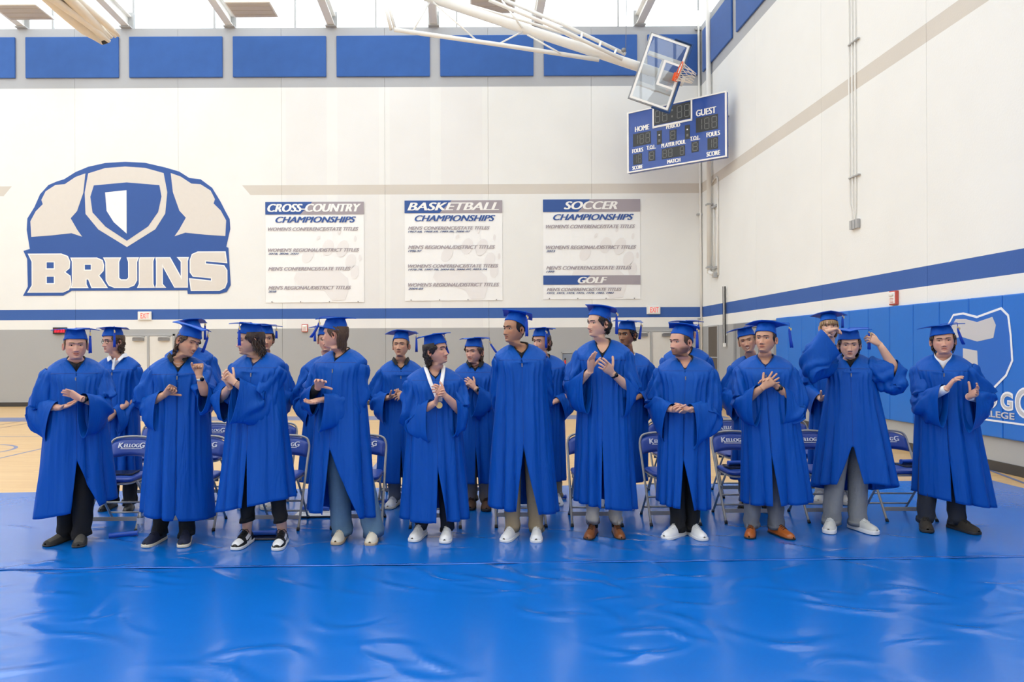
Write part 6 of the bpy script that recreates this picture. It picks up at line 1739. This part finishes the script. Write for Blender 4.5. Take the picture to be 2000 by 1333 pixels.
PEOPLE = [
 # ---------------- front row, left to right
 dict(seed=1, row='front', label='stocky smiling young man clapping low, far left, wearing dark slip-on shoes', U=149, sv=716, shw=56, vv=728, head=(148, 677), hyaw=2, fw=1.06, jaw=1.14, hs=1.0, smile=.55, eye=.6,
      skin=PINK, hair=('short', 'lb', 0, .007), shirt='black', crew=.55, hem=(151, 990), hemw=80, slit=(893, 9, 31), tilt=(0.055, 0.0), belly=.05, feet=[(88, 1069, -48), (153, 1071, -6)], shoes=SLIP, pants=BLKW,
      tas=-35, tlen=.17, R=dict(w=(117, 797), t=(157, 787), y=-.30, n=(0.1, -.35, 1), curl=.12, cf=.78, drop=.22, back=.10, sr=.078), L=dict(w=(158, 779), t=(116, 758), y=-.33, n=(-.25, -.75, -.6), curl=.10, cf=.80, drop=.24, back=.02, sr=.078, watch='black')),
 dict(seed=2, row='front', label='young man with open black collar and silver necklace holding up two loose fists', U=350, sv=713, shw=58, vv=729, head=(367, 670), hyaw=42, hp=-12, hr=13, smile=.8, teeth=True, eye=.35,
      skin=MED, hair=('wavy', 'br', .13, .012), locks_from=104, shirt='black', crew=.25, collar=True, extra=('necklace',), beard=(.22, srgb(90, 70, 58)), byaw=-5, hem=(347, 1002), hemw=71, slit=(990, 3, 5), tilt=(-0.04, 0.02), feet=[(283, 1071, -32), (357, 1071, -8)], shoes=NAVYS, pants=BLK,
      tas=-10, tlen=.15, swing=(-.05, 0), cap=dict(by=-12, r=-4, p=-3), R=dict(w=(322, 771), t=(344, 750), y=-.30, n=(.35, -.75, -.35), curl=1.05, cf=.78, drop=.19, back=.10, thumb=.75), L=dict(w=(389, 734), t=(387, 706), y=-.26, n=(-.35, -.8, 0), curl=1.2, e=(402, 772), ey=-.12, cf=.45, drop=.13, back=.08, watch='steel', thumb=.2)),
 dict(seed=3, row='front', label='long-haired young man in profile clapping, wearing black and white sneakers with bare ankles', U=505, sv=707, shw=54, vv=717, head=(489, 667), hyaw=-78, hp=-2, smile=.4, eye=.6,
      skin=PALE, hair=('wavy', 'md', .155, .02), flare=.03, locks_from=86, shirt='blue', crew=.15, beard=(.35, srgb(86, 66, 56)), byaw=-24, hem=(500, 985), hemw=79, slit=(880, 4, 4), tilt=(0.07, -0.02), feet=[(458, 1076, -28), (540, 1077, -14)], shoes=DUNK, pants=CROP,
      tas=-135, tlen=.15, cap=dict(p=3), R=dict(w=(449, 756), t=(432, 727), y=-.30, n=(.45, -.2, .5), curl=.3, cf=.55, drop=.17, back=.05), L=dict(w=(458, 747), t=(425, 725), y=-.36, n=(-.2, .9, .1), curl=.35, cf=.86, drop=.27, back=-.02, sr=.078)),
 dict(seed=4, row='front', label='young man turned away to the left with straight brown hair and blue jeans, clapping', U=668, sv=700, shw=53, vv=707, head=(655, 655), hyaw=-108, hp=2, skin=PINK, hair=('straight', 'br', .135, .012), locks_from=112, shirt='black', crew=.2, byaw=-32,
      hem=(669, 1000), hemw=69, hemd=.24, slit=(872, 8, 58), tilt=(-0.02, -0.02), feet=[(655, 1066, -16), (722, 1068, -10)], shoes=WORN, pants=JEANS, eye=.7,
      tas=-170, tlen=.13, swing=(-.07, 0), cap=dict(p=-3), R=dict(w=(621, 757), t=(629, 733), y=-.32, n=(.15, -.9, .35), curl=.25, spread=.25, cf=.72, drop=.13, back=.07, thumb=.9, cuff='black'), L=dict(w=(629, 781), t=(595, 788), y=-.30, n=(.1, -.25, 1), curl=.15, cf=.86, drop=.2, back=-.04, sr=.072)),
 dict(seed=5, row='front', label='curly-haired young man with a white medal ribbon round his neck, smiling and clapping', U=848, sv=734, shw=53, vv=741, head=(852, 687), hyaw=58, hp=8, hr=-4, smile=.75, eye=.7, skin=PINK, hair=('curly', 'dk', .125, .02), locks_from=104, shirt='black', crew=.1, beard=(.25, srgb(84, 64, 56)), bw=1.3,
      extra=('ribbon',), medal=(858, 792), byaw=6, hem=(852, 1006), hemw=66, slit=(906, 4, 14), tilt=(-0.0, 0.02), feet=[(805, 1060, -22), (868, 1063, -8)], shoes=WHT, pants=NAVY,
      tas=55, tlen=.14, swing=(.03, 0), R=dict(w=(851, 787), t=(857, 757), y=-.30, n=(.9, -.1, .1), curl=.3, cf=.72, drop=.22, back=.06, sr=.076), L=dict(w=(869, 773), t=(846, 752), y=-.32, n=(-.6, .75, -.1), curl=.4, cf=.5, drop=.2, back=.06)),
 dict(seed=6, row='front', label='tall young man looking left with both hands behind his back, khaki trousers and white sneakers', U=1017, sv=689, shw=50, vv=702, head=(1004, 645), hyaw=-48, hp=2, smile=.45, eye=.75, skin=TAN, hair=('short', 'bk', 0, .006), shirt='black', crew=.35, bw=1.2,
      hem=(1021, 992), hemw=67, slit=(868, 14, 22), tilt=(-0.03, 0.0), byaw=4, feet=[(984, 1061, -22), (1047, 1062, -2)], shoes=WHT, pants=KHAKI,
      tas=-62, tlen=.17, cap=dict(p=13), R=dict(w=(990, 830), t=(1005, 850), y=.20, n=(0, 1, 0), curl=.5, fy=1, pole=(-.8, .3, 0), cf=.92, drop=.06, back=.03, sr=.066), L=dict(w=(1045, 830), t=(1030, 850), y=.20, n=(0, 1, 0), curl=.5, fy=1, pole=(.8, .3, 0), cf=.92, drop=.06, back=.03, sr=.066)),
 dict(seed=7, row='front', label='tallest young man clapping high, black round watch, brown leather shoes', U=1178, sv=681, shw=52, vv=702, head=(1169, 634), hyaw=-52, hp=2, smile=.5, eye=.8, skin=PALE, hair=('curly', 'dk', .075, .012), locks_from=106, shirt='black', crew=.25, byaw=-4,
      hem=(1181, 983), hemw=60, slit=(856, 2, 3), tilt=(-0.03, 0.0), feet=[(1147, 1056, -14), (1214, 1056, 12)], shoes=BROG, pants=STONE, socks='black',
      tas=-20, tlen=.18, cap=dict(p=10), R=dict(w=(1153, 725), t=(1156, 684), y=-.32, n=(.75, -.6, .1), curl=.12, cf=.78, drop=.26, back=.05, thumb=.45), L=dict(w=(1195, 729), t=(1174, 705), y=-.33, n=(-.7, .65, .3), curl=.25, cf=.48, drop=.22, back=.06, watch='black', thumb=.9)),
 dict(seed=8, row='front', label='bearded young man with hands folded low, white canvas shoes and black trousers', U=1338, sv=714, shw=54, vv=723, head=(1330, 670), hyaw=-46, hp=0, eye=.8, fw=1.05, jaw=1.08, skin=PINK, hair=('short', 'br', 0, .006), shirt='black', crew=.0, beard=(.85, srgb(104, 68, 46)),
      hem=(1333, 985), hemw=52, slit=(890, 3, 18), tilt=(-0.02, 0.0), feet=[(1297, 1055, -36), (1376, 1058, 30)], shoes=WHT, pants=BLK, hemd=.2, belly=.03,
      tas=-52, tlen=.16, cap=dict(p=12), R=dict(w=(1316, 801), t=(1352, 806), y=-.28, n=(0, .35, .9), curl=.22, cf=.80, drop=.22, back=.10, sr=.074), L=dict(w=(1347, 801), t=(1318, 789), y=-.30, n=(-.1, .6, -.8), curl=.3, cf=.84, drop=.26, back=.02, sr=.074)),
 dict(seed=9, row='front', label='young man with hands clasped at his chest, grey trousers and cognac leather shoes', U=1495, sv=711, shw=54, vv=718, head=(1495, 665), hyaw=-17, hp=7, eye=.65, skin=MED, hair=('short', 'dk', 0, .007), shirt='blue', crew=.1,
      hem=(1514, 979), hemw=68, slit=(882, 3, 8), tilt=(0.02, 0.0), feet=[(1463, 1054, -6), (1550, 1056, 42)], shoes=COGN, pants=GREY,
      tas=-12, tlen=.17, swing=(.02, 0), cap=dict(p=4, by=4), R=dict(w=(1490, 757), t=(1521, 733), y=-.30, n=(.3, .85, .2), curl=.12, spread=.3, cf=.72, drop=.21, back=.08, sr=.074), L=dict(w=(1516, 754), t=(1482, 731), y=-.26, n=(-.4, -.5, -.2), curl=.3, spread=.3, cf=.70, drop=.2, back=.06, watch='black')),
 dict(seed=10, row='front', label='young man with both arms raised adjusting his cap, grey trousers and grey running shoes', U=1661, sv=709, shw=47, vv=719, head=(1659, 676), hyaw=3, hp=-2, smile=.25, eye=.65, skin=PALE, hair=('wavy', 'md', .07, .008), locks_from=92, shirt='black', crew=.55, ty=0.02,
      hem=(1667, 950), hemw=84, hemd=.24, slit=(869, 24, 14), tilt=(0.03, -0.06), feet=[(1618, 1044, -6), (1713, 1046, 48)], shoes=RUN, pants=LGREY,
      tas=-8, tlen=.15, cap=dict(p=-4, r=-2, dz=.004), R=dict(w=(1613, 648), t=(1655, 637), y=-.20, n=(.1, -.1, -1), curl=.35, e=(1583, 700), ey=-.16, cf=.86, drop=.24, back=-.10, sr=.074, fy=-.3), L=dict(w=(1718, 673), t=(1688, 652), y=-.22, n=(-.5, .6, -.3), curl=.45, e=(1752, 728), ey=-.18, cf=.24, drop=.16, back=.02, sr=.085, fy=-.2)),
 dict(seed=11, row='front', label='young man in a white T-shirt clapping, far right in front of the padded wall', U=1842, sv=709, shw=56, vv=723, head=(1842, 668), hyaw=4, hp=2, hr=-3, smile=.45, eye=.55, fw=1.07, jaw=1.06, skin=PINK, hair=('wavy', 'md', .10, .009), locks_from=94, shirt='white', crew=.55,
      hem=(1861, 973), hemw=78, slit=(895, 2, 3), tilt=(-0.04, 0.0), feet=[(1812, 1042, 6), (1912, 1046, 50)], shoes=KNIT, pants=CHAR,
      tas=-25, tlen=.15, swing=(.05, 0), cap=dict(r=-4, p=-1), R=dict(w=(1850, 759), t=(1870, 732), y=-.33, n=(.8, .1, -.45), curl=.25, cf=.80, drop=.24, back=.06, sr=.076, cuff='white'), L=dict(w=(1892, 775), t=(1912, 762), y=-.34, n=(-.2, -.75, .55), curl=.25, spread=.3, cf=.78, drop=.24, back=-.05, sr=.074, thumb=1.0, cuff='white')),
 # ---------------- back row, left to right
 dict(seed=21, row='back', label='curly-haired man with black glasses, white shirt and tie behind the far left graduate', U=231, sv=710, shw=45, vv=721, head=(221, 669), hyaw=-58, skin=PINK, hair=('curly', 'br', .12, .016), locks_from=102, shirt='white', crew=.6, collar=True, extra=('glasses', 'tie'), byaw=-22,
      hem=(232, 937), hemw=50, slit=(880, 2, 4), feet=[(196, 1001, -30), (247, 1003, -10)], shoes=BSHOE, pants=BLK,
      tas=-85, tlen=.17, cap=dict(r=-3), R=dict(w=(205, 822), t=(222, 806), y=-.26, n=(.3, .8, .2), curl=.4), L=dict(w=(224, 806), t=(206, 815), y=-.30, n=(-.3, .8, -.3), curl=.4, cf=.86, drop=.18, back=.0)),
 dict(seed=22, row='back', label='graduate almost hidden behind the man with the silver necklace, cap board tilted back', U=369, sv=692, shw=48, vv=704, head=(377, 655), hyaw=30, hp=10, skin=PALE, hair=('short', 'br', 0, .006), shirt='black', hem=(370, 930), hemw=46, slit=(880, 2, 4), feet=[(330, 998, -10), (397, 997, 5)], shoes=WHT, pants=KHAKI,
      tas=0, tlen=.17, R=dict(w=(355, 790), t=(375, 785), n=(0, .3, 1)), L=dict(w=(390, 780), t=(370, 785), n=(0, .6, -.8))),
 dict(seed=23, row='back', label='curly-haired graduate hidden behind the long-haired man in profile', U=515, sv=706, shw=42, vv=716, head=(518, 664), hyaw=8, skin=MED, hair=('curly', 'md', .06, .014), locks_from=104, shirt='black', crew=.5, hem=(508, 932), hemw=42, slit=(880, 2, 4), feet=[(472, 996, -10), (520, 997, 5)], shoes=CHUNK, pants=GREY,
      tas=-30, tlen=.1, R=dict(w=(500, 790), t=(520, 785), n=(0, .3, 1)), L=dict(w=(535, 780), t=(515, 785), n=(0, .6, -.8))),
 dict(seed=24, row='back', label='graduate in white shirt half hidden behind the man turned away in blue jeans', U=641, sv=710, shw=45, vv=724, head=(637, 666), hyaw=-6, skin=PINK, hair=('short', 'lb', 0, .007), shirt='white', crew=.6, hem=(634, 938), hemw=46, slit=(880, 2, 4), feet=[(603, 996, -20), (660, 996, 5)], shoes=BOOT, pants=GREY,
      tas=-150, tlen=.12, R=dict(w=(618, 792), t=(640, 785), n=(0, .3, 1), drop=.2), L=dict(w=(660, 785), t=(640, 788), n=(0, .6, -.8))),
 dict(seed=25, row='back', label='serious young man with black collar standing behind the curly-haired ribbon wearer, left side', U=783, sv=717, shw=41, vv=724, head=(783, 677), hyaw=-14, hp=7, eye=.7, skin=MED, hair=('short', 'br', 0, .008), shirt='black', crew=.15, collar=True, hem=(783, 938), hemw=45, slit=(870, 2, 4), feet=[(757, 996, -22), (806, 995, 10)], shoes=WHTS, pants=GREY,
      tas=-22, tlen=.17, cap=dict(p=6), R=dict(w=(761, 777), t=(785, 769), y=-.28, n=(0, .3, .9), curl=.4, cf=.82, drop=.2, back=.06), L=dict(w=(793, 771), t=(769, 775), y=-.31, n=(-.1, .8, -.4), curl=.4)),
 dict(seed=26, row='back', label='young man with long brown hair down his neck clapping, between ribbon wearer and tall man', U=928, sv=722, shw=40, vv=726, head=(926, 689), hyaw=-30, smile=.4, eye=.7, fw=1.04, skin=PINK, hair=('wavy', 'br', .17, .013), locks_from=98, shirt='black', crew=.3, collar=True, beard=(.2, srgb(90, 68, 58)), hem=(930, 938), hemw=42, slit=(870, 2, 4), feet=[(918, 998, -6), (950, 1000, 2)], shoes=BOOT, pants=('taupe', srgb(140, 128, 116), 0.068, 0.06),
      tas=-25, tlen=.14, swing=(.09, 0), R=dict(w=(905, 768), t=(915, 740), y=-.28, n=(.8, -.2, .1), curl=.3), L=dict(w=(927, 758), t=(905, 736), y=-.30, n=(-.5, .8, .1), curl=.3, cf=.84, drop=.24, back=-.03, watch='grey')),
 dict(seed=27, row='back', label='curly brown-haired man looking left behind the tall man with hands behind his back', U=1062, sv=708, shw=42, vv=718, head=(1058, 669), hyaw=-38, skin=PINK, hair=('curly', 'br', .085, .014), locks_from=104, shirt='black', hem=(1062, 935), hemw=42, slit=(870, 2, 4), feet=[(1021, 991, -30), (1092, 990, 8)], shoes=WHT, pants=KHAKI,
      tas=-72, tlen=.17, R=dict(w=(1045, 790), t=(1065, 785), n=(0, .3, 1)), L=dict(w=(1083, 785), t=(1060, 788), n=(0, .6, -.8))),
 dict(seed=28, row='back', label='dark curly-haired man peering over the shoulder of the tallest clapping man', U=1228, sv=704, shw=42, vv=714, head=(1224, 655), hyaw=-30, hp=-3, eye=.9, bw=1.4, skin=BRN, hair=('curly', 'bk', .055, .012), locks_from=106, shirt='white', crew=.4, hem=(1222, 936), hemw=40, slit=(870, 2, 4), feet=[(1167, 993, -8), (1230, 997, 4)], shoes=WHT, pants=STONE,
      tas=-5, tlen=.15, swing=(-.02, 0), cap=dict(r=3, p=2), R=dict(w=(1205, 790), t=(1225, 785), n=(0, .3, 1)), L=dict(w=(1247, 775), t=(1225, 780), n=(0, .6, -.8), cf=.84, drop=.2)),
 dict(seed=29, row='back', label='graduate hidden behind the bearded man, only flat cap board and shoulders showing', U=1340, sv=693, shw=45, vv=706, head=(1340, 655), hyaw=0, skin=PINK, hair=('short', 'br', 0, .006), shirt='black', hem=(1340, 935), hemw=42, slit=(870, 2, 4), feet=[(1312, 988, -10), (1381, 989, 12)], shoes=BSHOE, pants=BLK,
      tas=-25, tlen=.06, R=dict(w=(1322, 790), t=(1342, 785), n=(0, .3, 1)), L=dict(w=(1358, 785), t=(1338, 788), n=(0, .6, -.8))),
 dict(seed=30, row='back', label='broadly smiling man with tilted cap peeking out left of the man with clasped hands', U=1469, sv=710, shw=42, vv=722, head=(1460, 668), hyaw=-8, hr=-12, smile=.9, teeth=True, eye=.5, skin=MED, hair=('short', 'bl', 0, .007), shirt='black', crew=.4, hem=(1470, 935), hemw=42, slit=(870, 2, 4), feet=[(1448, 996, -10), (1500, 995, 8)], shoes=BSHOE, pants=GREY,
      tas=-30, tlen=.15, R=dict(w=(1447, 780), t=(1466, 770), n=(0, .3, 1), cf=.8), L=dict(w=(1490, 785), t=(1470, 780), n=(0, .6, -.8))),
 dict(seed=31, row='back', label='tall man with light brown fringe behind the man adjusting his cap', U=1620, sv=690, shw=43, vv=702, head=(1619, 641), hyaw=8, hp=8, skin=PALE, hair=('straight', 'bl', .11, .012), locks_from=70, fringe=.05, shirt='black', hem=(1622, 930), hemw=44, slit=(870, 2, 4), feet=[(1598, 985, -8), (1656, 988, 8)], shoes=CHUNK, pants=('bone', srgb(206, 200, 188), 0.068, 0.06),
      tas=-18, tlen=.12, cap=dict(p=7), R=dict(w=(1604, 780), t=(1624, 770), n=(0, .3, 1)), L=dict(w=(1640, 780), t=(1620, 775), n=(0, .6, -.8))),
]
for sp in PEOPLE: person(sp)
